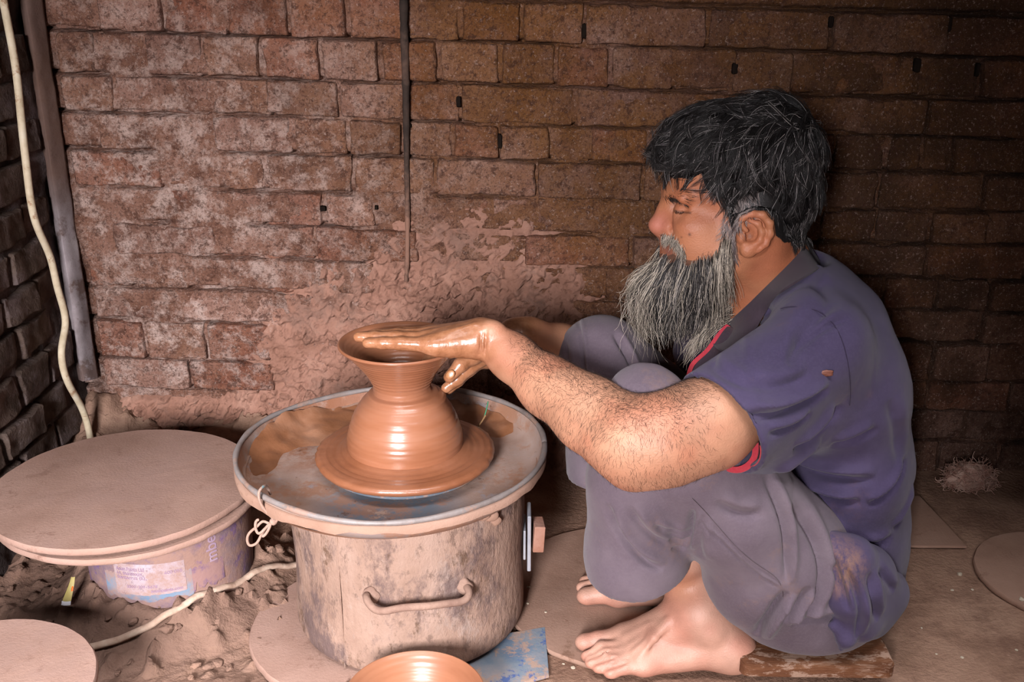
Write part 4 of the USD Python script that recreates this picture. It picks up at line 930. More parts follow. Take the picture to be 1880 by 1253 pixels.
fing = [([(735, 631, 1.289), (702, 630.5, 1.291), (674, 630, 1.293)], (0.0088, 0.0079, 0.0070)),
        ([(726, 621, 1.309), (688, 620.5, 1.311), (658, 619, 1.313)], (0.0092, 0.0082, 0.0072)),
        ([(728, 616, 1.329), (690, 617, 1.331), (664, 619, 1.332)], (0.0092, 0.0084, 0.0074)),
        ([(738, 613, 1.349), (704, 616, 1.351), (680, 620, 1.352)], (0.0092, 0.0084, 0.0074))]
for q, (pts, rs) in zip(mcp, fing):
    F.chain([q] + [P(*p) for p in pts], (0.0108,) + rs, 0.0045)
F.chain([P(868, 628, 1.330), P(826, 640, 1.355), P(800, 652, 1.366), P(786, 663, 1.370)], [0.016, 0.0125, 0.0105, 0.009], 0.008)
for q in mcp[:3]:
    F.cone(P(872, 598, q[1] + 0.003), q + [0, 0, 0.008], 0.0035, 0.003, 0.006)
for a, b in (((893, 600), (890, 650)), ((884, 604), (880, 652)), ((899, 640), (912, 668))):          # wrist creases
    F.cone(P(*a, 1.280), P(*b, 1.276), 0.0010, 0.0010, 0.004, 's')
arm = F.mesh()

# ---- far (right) arm and hand
F = Field((-0.11, 1.34, 0.33), (0.26, 1.60, 0.56), 0.0022)
F.chain([P(1120, 690, 1.520), P(1030, 640, 1.482), P(972, 620, 1.458), P(945, 620, 1.447)], [0.042, 0.034, 0.0265, 0.0250], 0.02)
F.cone(P(948, 622, 1.447), P(898, 648, 1.415), 0.0235, 0.0185, 0.02)
F.cone(P(940, 628, 1.455), P(893, 655, 1.430), 0.0225, 0.0175, 0.02)
F.chain([P(900, 640, 1.402), P(868, 655, 1.386), P(846, 670, 1.374), P(825, 693, 1.366)], [0.0135, 0.0115, 0.0098, 0.0085], 0.006)
for k_, (dy, dz) in enumerate(((0, 0), (0.014, 3), (0.028, 2), (0.040, -1))):
    F.chain([P(892, 655 + dz * 0.5, 1.402 + dy), P(862, 676 + dz, 1.391 + dy), P(840, 697 + dz, 1.383 + dy), P(819 + 3 * k_, 713 + dz, 1.378 + dy)], [0.0112, 0.0094, 0.0084, 0.0074], 0.005)
farm = F.mesh()

# ---- legs and feet
F = Field((0.04, 1.16, 0.004), (0.36, 1.52, 0.36), 0.0021)
BZ0 = 0.0066
# near foot
F.chain([P(1205, 880, 1.245), P(1240, 1000, 1.275), P(1266, 1065, 1.290), PZ(1284, 1122, 0.088)], [0.047, 0.043, 0.036, 0.034], 0.02)
hl_ = PZ(1338, 1188, 0.036)
F.cone(PZ(1290, 1130, 0.080), hl_, 0.034, 0.0335, 0.03)
F.ell(PZ(1349, 1198, 0.030), (0.025, 0.027, 0.026), 0.02)
F.cone(hl_, PZ(1180, 1222, 0.019), 0.029, 0.0145, 0.02)
F.cone(PZ(1280, 1130, 0.078), PZ(1185, 1180, 0.036), 0.031, 0.022, 0.02)
F.cone(PZ(1270, 1125, 0.078), PZ(1148, 1172, 0.028), 0.026, 0.0195, 0.02)
F.ell(PZ(1301, 1158, 0.066) + [0, -0.014, 0.004], (0.0145, 0.0125, 0.0145), 0.012)
def toes(tab, hub, kk=0.005):
    for m_, kn_, tip, rs in tab:
        F.cone(hub, PZ(*m_), 0.016, rs[0], 0.014)
        F.chain([PZ(*m_), PZ(*kn_), PZ(*tip)], rs, kk)
        F.ell(PZ(*tip), (rs[2] * 1.25, rs[2] * 1.05, rs[2] * 0.95), kk)
toes([((1146, 1172, 0.026), (1098, 1176, 0.0215), (1074, 1180, 0.0190), (0.0185, 0.0128, 0.0118)),
      ((1156, 1188, 0.026), (1104, 1190, 0.0270), (1080, 1205, 0.0155), (0.0130, 0.0093, 0.0085)),
      ((1160, 1200, 0.025), (1112, 1203, 0.0255), (1087, 1217, 0.0150), (0.0125, 0.0088, 0.0082)),
      ((1168, 1211, 0.023), (1126, 1214, 0.0240), (1101, 1226, 0.0145), (0.0120, 0.0086, 0.0082)),
      ((1184, 1223, 0.020), (1148, 1227, 0.0195), (1122, 1236, 0.0135), (0.0130, 0.0088, 0.0082))], PZ(1225, 1180, 0.036))
for a_, b_, r_ in (((1066, 1193, 0.022), (1124, 1181, 0.032), 0.0030), ((1072, 1213, 0.020), (1118, 1197, 0.033), 0.0016), ((1082, 1223, 0.018), (1128, 1209, 0.031), 0.0016), ((1100, 1233, 0.018), (1148, 1219, 0.028), 0.0020)):
    F.cone(PZ(*a_), PZ(*b_), r_, r_ * 0.4, 0.005, 's')
for q_, r_ in (((1150, 1171, 0.041), 0.0042), ((1160, 1187, 0.038), 0.0036), ((1164, 1199, 0.037), 0.0034), ((1172, 1210, 0.033), 0.0032)):
    F.chain([PZ(1232, 1140, 0.080), PZ(0.5 * (1232 + q_[0]), 0.5 * (1140 + q_[1]) - 2, 0.062), PZ(*q_)], [0.0035, r_, r_ * 0.8], 0.008)
F.chain([PZ(1250, 1142, 0.083), PZ(1262, 1168, 0.060), PZ(1300, 1185, 0.050)], [0.0012, 0.0018, 0.0012], 0.008, 's')
# far foot, its big toe on our side
F.chain([P(1180, 850, 1.43), P(1225, 1000, 1.435), PZ(1235, 1045, 0.085)], [0.046, 0.038, 0.032], 0.02)
F.cone(PZ(1240, 1050, 0.080), PZ(1285, 1080, 0.034), 0.032, 0.031, 0.03)
F.cone(PZ(1285, 1080, 0.034), PZ(1140, 1090, 0.026), 0.027, 0.020, 0.02)
F.cone(PZ(1235, 1045, 0.078), PZ(1140, 1075, 0.032), 0.029, 0.021, 0.02)
F.cone(PZ(1265, 1060, 0.040), PZ(1165, 1056, 0.020), 0.026, 0.014, 0.02)
toes([((1132, 1090, 0.026), (1096, 1092, 0.0215), (1078, 1095, 0.0190), (0.0190, 0.0140, 0.0135)),
      ((1138, 1074, 0.026), (1096, 1071, 0.0250), (1070, 1079, 0.0155), (0.0130, 0.0093, 0.0085)),
      ((1144, 1064, 0.025), (1102, 1061, 0.0240), (1075, 1068, 0.0150), (0.0125, 0.0088, 0.0082)),
      ((1152, 1056, 0.023), (1114, 1052, 0.0230), (1086, 1059, 0.0145), (0.0120, 0.0086, 0.0080)),
      ((1164, 1049, 0.020), (1130, 1046, 0.0195), (1104, 1052, 0.0135), (0.0120, 0.0086, 0.0078))], PZ(1190, 1060, 0.036))
F.cut((0, 0, BZ0), (0, 0, -1), 0.004)
legs = F.mesh()
# ---- trunk under the clothes, joining neck, arms and legs
F = Field((0.03, 1.10, 0.06), (0.52, 1.72, 0.66), 0.006)
F.chain([P(1440, 570, 1.405), P(1500, 640, YM), P(1515, 760, YM), P(1515, 900, YM), P(1520, 1020, YM)], [0.06, 0.075, 0.085, 0.085, 0.088], 0.03, sy=1.5)
for Ysh, E_ in ((1.245, P(1400, 700, 1.195)), (1.555, P(1250, 720, 1.62))):
    F.cone(P(1485, 640, 1.40), P(1494, 650, Ysh), 0.050, 0.036, 0.03)
    F.cone(P(1494, 650, Ysh), E_, 0.036, 0.038, 0.02)
F.cone(P(1250, 720, 1.62), P(1120, 690, 1.520), 0.046, 0.042, 0.02)
F.chain([P(1500, 1060, 1.32), P(1330, 920, 1.245), P(1192, 765, 1.215), P(1205, 880, 1.245)], [0.075, 0.062, 0.042, 0.044], 0.02)
F.chain([P(1500, 1040, 1.47), P(1300, 850, 1.46), P(1112, 672, 1.452), P(1180, 850, 1.43)], [0.075, 0.062, 0.045, 0.046], 0.02)
F.cut((0, 0, 0.062), (0, 0, -1), 0.004)
trunk = F.mesh()

body = cat_([relax(head, 2), relax(arm, 3), relax(farm, 3), relax(legs, 3), trunk])
bv_, bn_ = body.vertices, vn(body)
bpx, bpy = proj(bv_)
nh = len(head.vertices)
skin = np.tile(np.array([0.42, 0.20, 0.115]), (len(bv_), 1))
part_id = np.concatenate([np.full(len(m_.vertices), i) for i, m_ in enumerate((head, arm, farm, legs, trunk))])
blot = fbm(bv_ * 28, 4, 91)[:, None]
red_ = ss(0.42, 0.68, fbm(bv_ * 17 + 5, 3, 95))[:, None]
skin = skin * (0.66 + 0.68 * blot) * 0.95 * (1 - red_ * np.array([0.06, 0.20, 0.22]))
skin[part_id == 0] *= np.array([0.98, 0.82, 0.70])
skin[part_id == 1] *= np.array([1.06, 1.14, 1.20])
skin[part_id == 3] *= np.array([1.08, 1.28, 1.62])
def dab(px, py, r, col, w, part=0, near=1.42):
    d = np.hypot(bpx - px, bpy - py) / r
    k_ = (w * np.exp(-d ** 2) * (part_id == part) * (bv_[:, 1] < near))[:, None]
    skin[:] = skin * (1 - k_) + np.array(col) * k_
dab(1207, 412, 20, (0.50, 0.19, 0.14), 0.75); dab(1290, 440, 28, (0.47, 0.21, 0.12), 0.5); dab(1380, 400, 18, (0.46, 0.16, 0.09), 0.6)
for q in ((1222, 452), (1228, 463)): dab(*q, 8, (0.22, 0.085, 0.065), 0.9)
[dab(x_, y_, 2.2, (0.03, 0.015, 0.012), 0.75) for x_, y_, _ in spline(np.array(EYELINE, float), 9)]; dab(1246, 402, 12, (0.26, 0.11, 0.065), 0.3); dab(1236, 376, 8, (0.24, 0.10, 0.06), 0.4)
dab(1266, 431, 2.6, (0.05, 0.02, 0.015), 0.9); dab(1251, 436, 1.6, (0.10, 0.04, 0.03), 0.8); dab(1377, 434, 7, (0.16, 0.06, 0.03), 0.7)
dab(1304, 1158, 14, (0.36, 0.17, 0.12), 0.6, 3); dab(1255, 1080, 32, (0.33, 0.15, 0.075), 0.6, 3); dab(1195, 1165, 18, (0.37, 0.17, 0.12), 0.5, 3)
# hair-covered scalp and bearded skin are dark between the strands
class MP:
    def __init__(s, pts): s.g = shapely.Polygon(pts)
    def contains_points(s, q): return shapely.contains_xy(s.g, q[:, 0], q[:, 1])
HAIRPOLY = MP([(1214, 322), (1240, 325), (1264, 327), (1286, 314), (1296, 345), (1312, 357), (1330, 364), (1340, 376), (1348, 398), (1360, 397), (1385, 386), (1408, 388), (1421, 402), (1424, 432), (1440, 446), (1480, 444), (1530, 400), (1530, 150), (1180, 150), (1190, 300)])
def inhair(v):
    m_ = v.copy(); far = m_[:, 1] > YM; m_[far, 1] = 2.8 - m_[far, 1]
    x_, y_ = proj(m_); return HAIRPOLY.contains_points(np.c_[x_, y_])
hmask = inhair(bv_) & (part_id == 0)
skin[hmask] = (0.012, 0.011, 0.011)
BEARDPOLY = MP([(1350, 425), (1338, 440), (1334, 462), (1314, 474), (1288, 479), (1262, 478), (1244, 472), (1236, 466), (1226, 470), (1205, 474), (1205, 565), (1320, 565), (1345, 520), (1356, 470)])
mb_ = np.c_[bv_[:, 0], np.minimum(bv_[:, 1], 2.8 - bv_[:, 1]), bv_[:, 2]]
bmask = BEARDPOLY.contains_points(np.c_[proj(mb_)]) & (part_id == 0)
mmask = MP([(1212, 431), (1228, 431), (1240, 441), (1250, 462), (1246, 468), (1236, 450), (1214, 445)]).contains_points(np.c_[proj(mb_)]) & (part_id == 0)
skin[mmask] = skin[mmask] * 0.6 + np.array([0.045, 0.035, 0.03]) * 0.4
skin[bmask] = skin[bmask] * 0.25 + np.array([0.045, 0.035, 0.03]) * 0.75
mud = np.zeros(len(bv_))
arm_t = fbm(bv_ * 40, 3, 92)
mud = np.where(part_id == 1, ss(-0.005, -0.055, bv_[:, 0] + 0.05 * (arm_t - 0.5)), mud)
mud = np.where(part_id == 2, ss(0.06, 0.02, bv_[:, 0]), mud)
n_ = {'c': ('attribute', {'attribute': 'skin'}), 'm': ('attribute', {'attribute': 'mud'}), 'g': ('geometry', {}),
      'n': ('noise_texture', {'scale': 70, 'detail': 6, 'roughness': 0.7}), 'r': ('rgb_ramp', {'ramp': [(0.3, (0.20, 0.08, 0.035)), (0.5, (0.30, 0.13, 0.063)), (0.72, (0.38, 0.185, 0.10))]}),
      'x': ('mix', {'mix_type': 'mix'}), 'rg': ('map_range', {'to_min': 0.52, 'to_max': 0.26}), 'b1': ('noise_texture', {'scale': 420, 'detail': 4}), 'b2': ('noise_texture', {'scale': 110, 'detail': 5, 'roughness': 0.6}),
      'mx': ('mix_float', {}), 'bp': ('bump', {'strength': 0.2, 'distance': 0.0035}), 'p': ('principled_bsdf', {'specular_ior_level': 0.45, 'subsurface_weight': 0.0})}
l_ = [('g.position', 'n.vector'), ('n.fac', 'r.fac'), ('m.fac', 'x.fac'), ('c.color', 'x.color1'), ('r.color', 'x.color2'), ('x.color', 'p.base_color'), ('m.fac', 'rg.value'), ('rg.result', 'p.roughness'),
      ('g.position', 'b1.vector'), ('g.position', 'b2.vector'), ('b1.fac', 'mx.a'), ('b2.fac', 'mx.b'), ('m.fac', 'mx.fac'), ('mx.result', 'bp.height'), ('bp.normal', 'p.normal')]
M['skin'] = usdkit.material(stage, '/World/Looks/skin', n_, l_, surface='p.BSDF')
def cloth(name, c0, c1, c2, stain, rough=0.95, dirt=()):
    earth(name, [(0.3, c0), (0.5, c1), (0.7, c2)], scale=7, detail=7, rough=rough, bump=0.35, bump_scale=900, bump_dist=0.0015, spec=0.12, sheen=0.12, patches=[(9, 0.56, 0.68, stain, 0.4), (300, 0.45, 0.7, c2, 0.5), *dirt])
cloth('shirt_cloth', (0.055, 0.044, 0.084), (0.075, 0.061, 0.116), (0.105, 0.088, 0.148), (0.15, 0.09, 0.10), dirt=((70, 0.40, 0.58, (0.36, 0.22, 0.15), 0.75, (tuple(P(1535, 1040, 1.175)), 0.018, 0.03), (1, 1, 0.5)),))
cloth('collar_cloth', (0.040, 0.028, 0.038), (0.055, 0.040, 0.052), (0.075, 0.056, 0.07), (0.10, 0.06, 0.05))
cloth('trouser_cloth', (0.130, 0.104, 0.128), (0.170, 0.138, 0.165), (0.225, 0.188, 0.215), (0.33, 0.21, 0.15))
cloth('red_trim', (0.36, 0.045, 0.065), (0.50, 0.075, 0.095), (0.55, 0.12, 0.13), (0.25, 0.06, 0.09))
cloth('seam_grey', (0.10, 0.075, 0.09), (0.12, 0.09, 0.105), (0.15, 0.12, 0.13), (0.12, 0.09, 0.1))
cloth('thread', (0.03, 0.022, 0.05), (0.04, 0.03, 0.06), (0.05, 0.04, 0.07), (0.04, 0.03, 0.06))
man = thing('person', 'barefoot bearded person in purple polo shirt and grey trousers squatting to shape clay', 'person', (0.34, 1.38, 0))
obj('body', body, 'skin', man, smooth=True, primvars={'skin': skin, 'mud': mud})

# ---- trousers
F = Field((0.02, 1.08, 0.04), (0.54, 1.66, 0.53), 0.0033)
K1, K2 = P(1187, 748, 1.208), P(1106, 660, 1.452)
F.chain([K1, P(1172, 880, 1.225), P(1170, 1010, 1.250), P(1172, 1075, 1.262)], [0.0525, 0.0665, 0.0700, 0.0720], 0.02)
F.cut(P(1170, 1034, 1.250), np.array(P(1183, 1080, 1.27)) - P(1165, 1000, 1.245), 0.003)
F2 = Field((0.02, 1.08, 0.04), (0.54, 1.66, 0.53), 0.0033)
F2.chain([K2, P(1116, 760, 1.452), P(1126, 900, 1.455)], [0.0625, 0.068, 0.072], 0.02)
F2.cut(P(1120, 868, 1.455), (0.05, 0.0, -1.0), 0.003)
F.d = np.minimum(F.d, F2.d)
# hollow the two open leg ends
F.chain([P(1170, 960, 1.250), P(1170, 1034, 1.252), P(1172, 1085, 1.264)], [0.058, 0.0655, 0.068], 0.004, 's')
F.chain([P(1122, 800, 1.455), P(1124, 868, 1.455), P(1126, 920, 1.455)], [0.056, 0.066, 0.068], 0.004, 's')
F.chain([K1, P(1262, 835, 1.212), P(1345, 925, 1.228), P(1420, 1010, 1.252), P(1482, 1072, 1.285)], [0.0535, 0.0720, 0.0850, 0.0960, 0.1010], 0.012)
F.cone(P(1400, 1060, 1.25), P(1470, 1110, 1.28), 0.078, 0.083, 0.03)
F.cone(P(1482, 1072, 1.285), P(1515, 1085, 1.45), 0.100, 0.095, 0.03)
F.chain([K2, P(1290, 830, 1.475), P(1480, 1050, 1.50)], [0.0635, 0.078, 0.098], 0.015)
F.cut((0, 0, 0.0485), (0, 0, -1), 0.02)
# keep the space of the bare calf and heel free
F.cone(P(1268, 1068, 1.285), PZ(1290, 1130, 0.080), 0.0375, 0.037, 0.006, 's')
F.cone(PZ(1290, 1130, 0.080), PZ(1345, 1192, 0.036), 0.037, 0.037, 0.006, 's')
tr = relax(F.mesh(), 5)
q_ = tr.vertices
tr.vertices = q_ + vn(tr) * (0.006 * (fbm(q_ * 13, 3, 81) - 0.5) + 0.0022 * (fbm(q_ * np.array([38, 38, 16]), 3, 82) - 0.5))[:, None]
fold(tr, [
    ([(1112, 905), (1130, 955), (1165, 1000), (1215, 1030)], 1.2, 0.0050, 0.0045), ([(1150, 900), (1180, 950), (1225, 985)], 1.2, 0.005, 0.0030),
    ([(1262, 900), (1257, 950), (1259, 1000)], 1.2, 0.0035, 0.006), ([(1190, 935), (1215, 950), (1255, 965)], 1.2, 0.004, 0.0028), ([(1225, 978), (1245, 985), (1262, 988)], 1.2, 0.0035, 0.0025), ([(1230, 998), (1262, 1006)], 1.2, 0.003, 0.0022), ([(1200, 945), (1222, 965), (1250, 975)], 1.2, 0.004, 0.002),
    ([(1400, 870), (1428, 930), (1436, 1000), (1432, 1050)], 1.18, 0.0045, 0.0045), ([(1440, 905), (1480, 960), (1497, 1020), (1480, 1080), (1460, 1110)], 1.2, 0.0055, 0.0055),
    ([(1428, 1050), (1405, 1095), (1390, 1140), (1388, 1165)], 1.2, 0.0055, 0.0075), ([(1470, 1045), (1445, 1085), (1425, 1115)], 1.2, 0.0045, 0.0055), ([(1440, 1120), (1490, 1112), (1545, 1118)], 1.2, 0.006, 0.005),
    ([(1268, 930), (1330, 985), (1390, 1040), (1425, 1060)], 1.18, 0.0016, 0.0014), ([(1275, 905), (1270, 960), (1282, 1010)], 1.2, 0.006, 0.003), ([(1500, 1000), (1535, 1050), (1545, 1100)], 1.22, 0.005, 0.004),
    ([(1066, 608), (1070, 650), (1074, 700)], 1.4, 0.0026, 0.0030), ([(1128, 618), (1150, 650), (1168, 690)], 1.4, 0.0035, 0.0035), ([(1040, 640), (1045, 690)], 1.4, 0.004, 0.002), ([(1300, 880), (1330, 900), (1385, 905)], 1.2, 0.006, 0.003)], gain=2.3)
tro = obj('trousers', tr, 'trouser_cloth', man, smooth=True, label='loose faded grey trousers')

# ---- shirt
S0, S1 = P(1502, 636, 1.250), P(1322, 776, 1.160)
F = Field((0.16, 1.05, 0.06), (0.575, 1.78, 0.72), 0.0032)
F.chain([P(1440, 505, YM), P(1506, 602, YM), P(1522, 695, YM), P(1527, 820, YM), P(1527, 940, YM), P(1552, 1045, YM)], [0.054, 0.083, 0.098, 0.1005, 0.099, 0.083], 0.03, sy=1.62)
F.cone(P(1468, 560, YM), S0, 0.056, 0.058, 0.04)
F.cone(P(1468, 560, YM), mir(S0), 0.056, 0.058, 0.04)
arm_dir = (S1 - S0) / np.linalg.norm(S1 - S0)
F.cone(S0, S1 + arm_dir * 0.04, 0.063, 0.0735, 0.03)
SF = mir(S0); EF = P(1260, 720, 1.62)
F.cone(SF, SF + (EF - SF) * 0.62, 0.063, 0.068, 0.03)
F.cone(P(1560, 690, 1.30), P(1400, 800, 1.215), 0.055, 0.050, 0.05)         # cloth sagging under the sleeve
x, y, z = F.xyz()
pl = (x - S1[0]) * arm_dir[0] + (y - S1[1]) * arm_dir[1] + (z - S1[2]) * arm_dir[2]
F.d = np.where((np.abs(x - S1[0]) < 0.16) & (y < 1.30), np.maximum(F.d, pl), F.d).astype(np.float32)
F.cone(S1 - arm_dir * 0.035, S1 + arm_dir * 0.06, 0.0610, 0.0690, 0.004, 's')
# neck opening
F.chain([P(1440, 425, 1.402), P(1412, 530, 1.40), P(1352, 600, 1.40)], [0.069, 0.069, 0.048], 0.01, 's')
F.chain([P(1345, 600, 1.40), P(1250, 720, 1.40)], [0.040, 0.014], 0.01, 's')
F.cut(P(1600, 1062, YM), (0.18, 0.0, -1.0), 0.003)
sh = F.mesh()
# loose tail of the shirt folded over the hip
F = Field((0.30, 1.06, 0.03), (0.60, 1.52, 0.36), 0.0030)
F.chain([P(1495, 985, 1.200), P(1560, 1028, 1.196), P(1624, 1088, 1.250)], [0.014, 0.030, 0.026], 0.02)
F.cone(P(1600, 1030, 1.33), P(1624, 1088, 1.250), 0.036, 0.026, 0.03)
F.chain([P(1528, 1015, 1.190), P(1560, 1090, 1.183), P(1576, 1142, 1.198)], [0.018, 0.031, 0.028], 0.02)
F.cone(P(1588, 1050, 1.225), P(1590, 1130, 1.235), 0.036, 0.034, 0.03)
F.chain([P(1562, 1128, 1.178), P(1552, 1172, 1.172), P(1544, 1192, 1.174)], [0.016, 0.011, 0.004], 0.01)
F.cone(P(1530, 1150, 1.170), P(1555, 1172, 1.172), 0.007, 0.009, 0.01)
F.cut((0, 0, 0.0485), (0, 0, -1), 0.003)
tail = relax(F.mesh(), 4)
sh = relax(sh, 5)
q_ = sh.vertices
sh.vertices = q_ + vn(sh) * (0.006 * (fbm(q_ * 10, 3, 83) - 0.5) + 0.0018 * (fbm(q_ * np.array([14, 30, 40]), 3, 84) - 0.5))[:, None]
fold(sh, [
    ([(1352, 728), (1420, 742), (1480, 736), (1530, 726)], 1.15, 0.0050, 0.0050), ([(1365, 690), (1430, 700), (1490, 690)], 1.15, 0.005, 0.0022), ([(1395, 768), (1440, 772), (1490, 760)], 1.15, 0.004, 0.0030), ([(1440, 800), (1500, 780), (1540, 740)], 1.2, 0.006, 0.0045),
    ([(1395, 865), (1450, 880), (1520, 875), (1600, 868)], 1.25, 0.0055, 0.0050), ([(1440, 905), (1500, 912), (1570, 905)], 1.25, 0.0045, 0.0060), ([(1560, 880), (1610, 855), (1645, 820)], 1.3, 0.0045, 0.0045), ([(1595, 905), (1630, 880), (1652, 850)], 1.35, 0.004, 0.0035),
    ([(1470, 910), (1520, 960), (1565, 1000), (1600, 1040)], 1.25, 0.0045, 0.0050), ([(1420, 850), (1450, 830), (1500, 815)], 1.22, 0.006, 0.0050), ([(1510, 800), (1560, 790), (1600, 770)], 1.25, 0.006, 0.0025), ([(1600, 700), (1620, 760), (1630, 820)], 1.3, 0.008, 0.0022),
    ([(1395, 598), (1440, 560), (1490, 530), (1530, 520)], 1.3, 0.006, 0.0035), ([(1430, 580), (1470, 556), (1520, 545)], 1.3, 0.004, 0.0022), ([(1400, 565), (1370, 600), (1350, 640)], 1.2, 0.005, 0.002), ([(1285, 690), (1330, 700), (1385, 715)], 1.12, 0.004, 0.002), ([(1540, 985), (1590, 990), (1635, 980)], 1.25, 0.005, 0.003),
    ([(1258, 712), (1310, 735), (1352, 785), (1378, 830)], 1.12, 0.0013, 0.0011)], gain=2.7)
fold(tail, [([(1532, 1010), (1560, 1080), (1562, 1150)], 1.19, 0.004, 0.005), ([(1580, 1025), (1590, 1080), (1600, 1120)], 1.2, 0.0045, 0.005), ([(1600, 1030), (1625, 1060), (1640, 1085)], 1.2, 0.004, 0.003), ([(1515, 1000), (1530, 1040), (1540, 1090)], 1.19, 0.004, 0.004)])
srt = obj('shirt', cat_([sh, tail]), 'shirt_cloth', man, smooth=True, label='faded purple short-sleeved polo shirt')
def surf(mesh, px, py, lift=0.0):
    """Nearest point of a mesh on the sight line of a photograph point."""
    key = id(mesh)
    if key not in SURF: SURF[key] = (*proj(mesh.vertices), vn(mesh))
    x_, y_, n_v = SURF[key]
    d = np.hypot(x_ - px, y_ - py); c = np.where((d < max(5, d.min() + 1)) & (n_v[:, 1] < 0.2))[0]
    c = c if len(c) else np.array([d.argmin()])
    y0 = mesh.vertices[c, 1].min(); c = c[mesh.vertices[c, 1] < y0 + 0.008]
    return P(px, py, mesh.vertices[c, 1].mean()) + n_v[c].mean(0) * lift
SURF = {}
def seam(mesh, pts, r_, m_, parent, label=None, name='seam', n=40):
    q = np.array([surf(mesh, *p, 0.0011) for p in spline(np.array(pts, float), n)])
    from scipy.ndimage import median_filter
    q = median_filter(q, (9, 1), mode='nearest'); k_ = np.ones(5) / 5
    q = np.stack([np.convolve(np.pad(q[:, i], 2, 'edge'), k_, 'valid') for i in range(3)], 1)
    return obj(name, tube(q, r_, 6), m_, parent, smooth=True, label=label)
seam(sh, [(1430, 570), (1480, 565), (1525, 590), (1550, 640), (1560, 700), (1559, 748)], 0.0006, 'thread', srt)
seam(sh, [(1250, 722), (1300, 735), (1345, 780), (1372, 832)], 0.0005, 'thread', srt)
seam(tr, [(1268, 912), (1330, 980), (1395, 1040), (1422, 1058), (1438, 1100)], 0.0005, 'seam_grey', tro)
# small tear on the sleeve
tp = surf(sh, 1516, 686, 0.0012)
te = trimesh.creation.icosphere(2, 1.0); te.vertices *= (0.5 + fbm(te.vertices * 1.6, 2, 3))[:, None]; te.apply_scale([0.0085, 0.0015, 0.0045]); te.apply_translation(tp)
obj('tear', te, 'skin', srt, smooth=True, label='small tear showing skin', primvars={'skin': np.tile([0.16, 0.06, 0.04], (len(te.vertices), 1)), 'mud': np.zeros(len(te.vertices))})
def loft(a, b, n=40, rows=7, th=0.0025, puff=0.0):
    A_, B_ = spline(a, n), spline(b, n)
    t = np.linspace(0, 1, rows)[None, :, None]
    g = A_[:, None] * (1 - t) + B_[:, None] * t
    g[..., 1] -= puff * np.sin(np.pi * t[..., 0])
    du = np.gradient(g, axis=0); dv = np.gradient(g, axis=1); nn = np.cross(du, dv); nn /= np.linalg.norm(nn, axis=-1, keepdims=True) + 1e-9
    if nn[..., 1].mean() > 0: nn = -nn
    out = np.concatenate([g + nn * th / 2, (g - nn * th / 2)[:, ::-1]], 1)
    out = np.concatenate([out, out[:, :1]], 1)
    return grid_mesh(out)
ci = [(1482, 448, 1.42), (1474, 455, 1.375), (1452, 477, 1.343), (1420, 510, 1.335), (1382, 550, 1.337), (1348, 585, 1.347), (1326, 606, 1.362)]
co = [(1506, 484, 1.42), (1505, 492, 1.345), (1486, 506, 1.298), (1445, 538, 1.285), (1412, 572, 1.285), (1372, 625, 1.300), (1308, 632, 1.342)]
def collar_pts(pts, mesh, lift):
    out = []
    for k, q in enumerate(pts):
        p = P(*q)
        if k > 1:
            c_ = surf(mesh, q[0], q[1], lift)
            if abs(c_[1] - q[2]) < 0.10: p = c_
        out.append(p)
    return np.array(out)
CI, CO = collar_pts(ci, HEADM, 0.005), collar_pts(co, sh, 0.006)
obj('collar', loft(CI, CO, 60, 9, 0.003, 0.006), 'collar_cloth', srt, smooth=50, label='dark turned-down collar')
pk = [(1334, 596, 1.352), (1308, 625, 1.343), (1292, 645, 1.337), (1268, 668, 1.333), (1260, 690, 1.330), (1252, 712, 1.327)]
obj('placket_edge', loft([P(a, b, c) for a, b, c in pk], [P(a + 7, b + 4, c - 0.003) for a, b, c in pk], 40, 4, 0.002), 'red_trim', srt, smooth=50, label='bright red edge of the open neck')
pk2 = [(1336, 600, 1.350), (1315, 628, 1.338), (1300, 648, 1.332), (1278, 670, 1.327), (1268, 690, 1.324), (1258, 714, 1.320)]
obj('placket', loft([P(a, b, c) for a, b, c in pk2], [P(a + 60, b + 18, c - 0.03) for a, b, c in pk2], 40, 6, 0.002), 'collar_cloth', srt, smooth=50)
# red facing showing inside the sleeve's lower edge
w_ = np.cross(arm_dir, [0, 0, 1.0]); w_ /= np.linalg.norm(w_); uvec = np.cross(w_, arm_dir)
def ring(a_, r_, s_): return S1 + arm_dir * s_ + r_ * (math.cos(a_) * w_ + math.sin(a_) * uvec)
aa = np.linspace(math.radians(-175), math.radians(5), 50)
best = None
ra_ = [ring(a_, 0.0660, 0.0005) for a_ in aa]; rb_ = [ring(a_, 0.0640, -0.016) for a_ in aa]
obj('sleeve_facing', loft(np.array(ra_), np.array(rb_), 60, 4, 0.0016), 'red_trim', srt, smooth=50, label='red facing inside the sleeve end')
fl = [(1392, 812, 1.150), (1391, 838, 1.142), (1378, 860, 1.140), (1354, 869, 1.143), (1324, 858, 1.150)]
fl2 = [(1381, 822, 1.152), (1380, 838, 1.147), (1368, 852, 1.146), (1350, 858, 1.149), (1330, 852, 1.154)]
obj('sleeve_edge', loft([P(*q) for q in fl], [P(*q) for q in fl2], 50, 5, 0.002), 'red_trim', srt, smooth=50, label='red turned-out hem at the sleeve\'s lower edge')
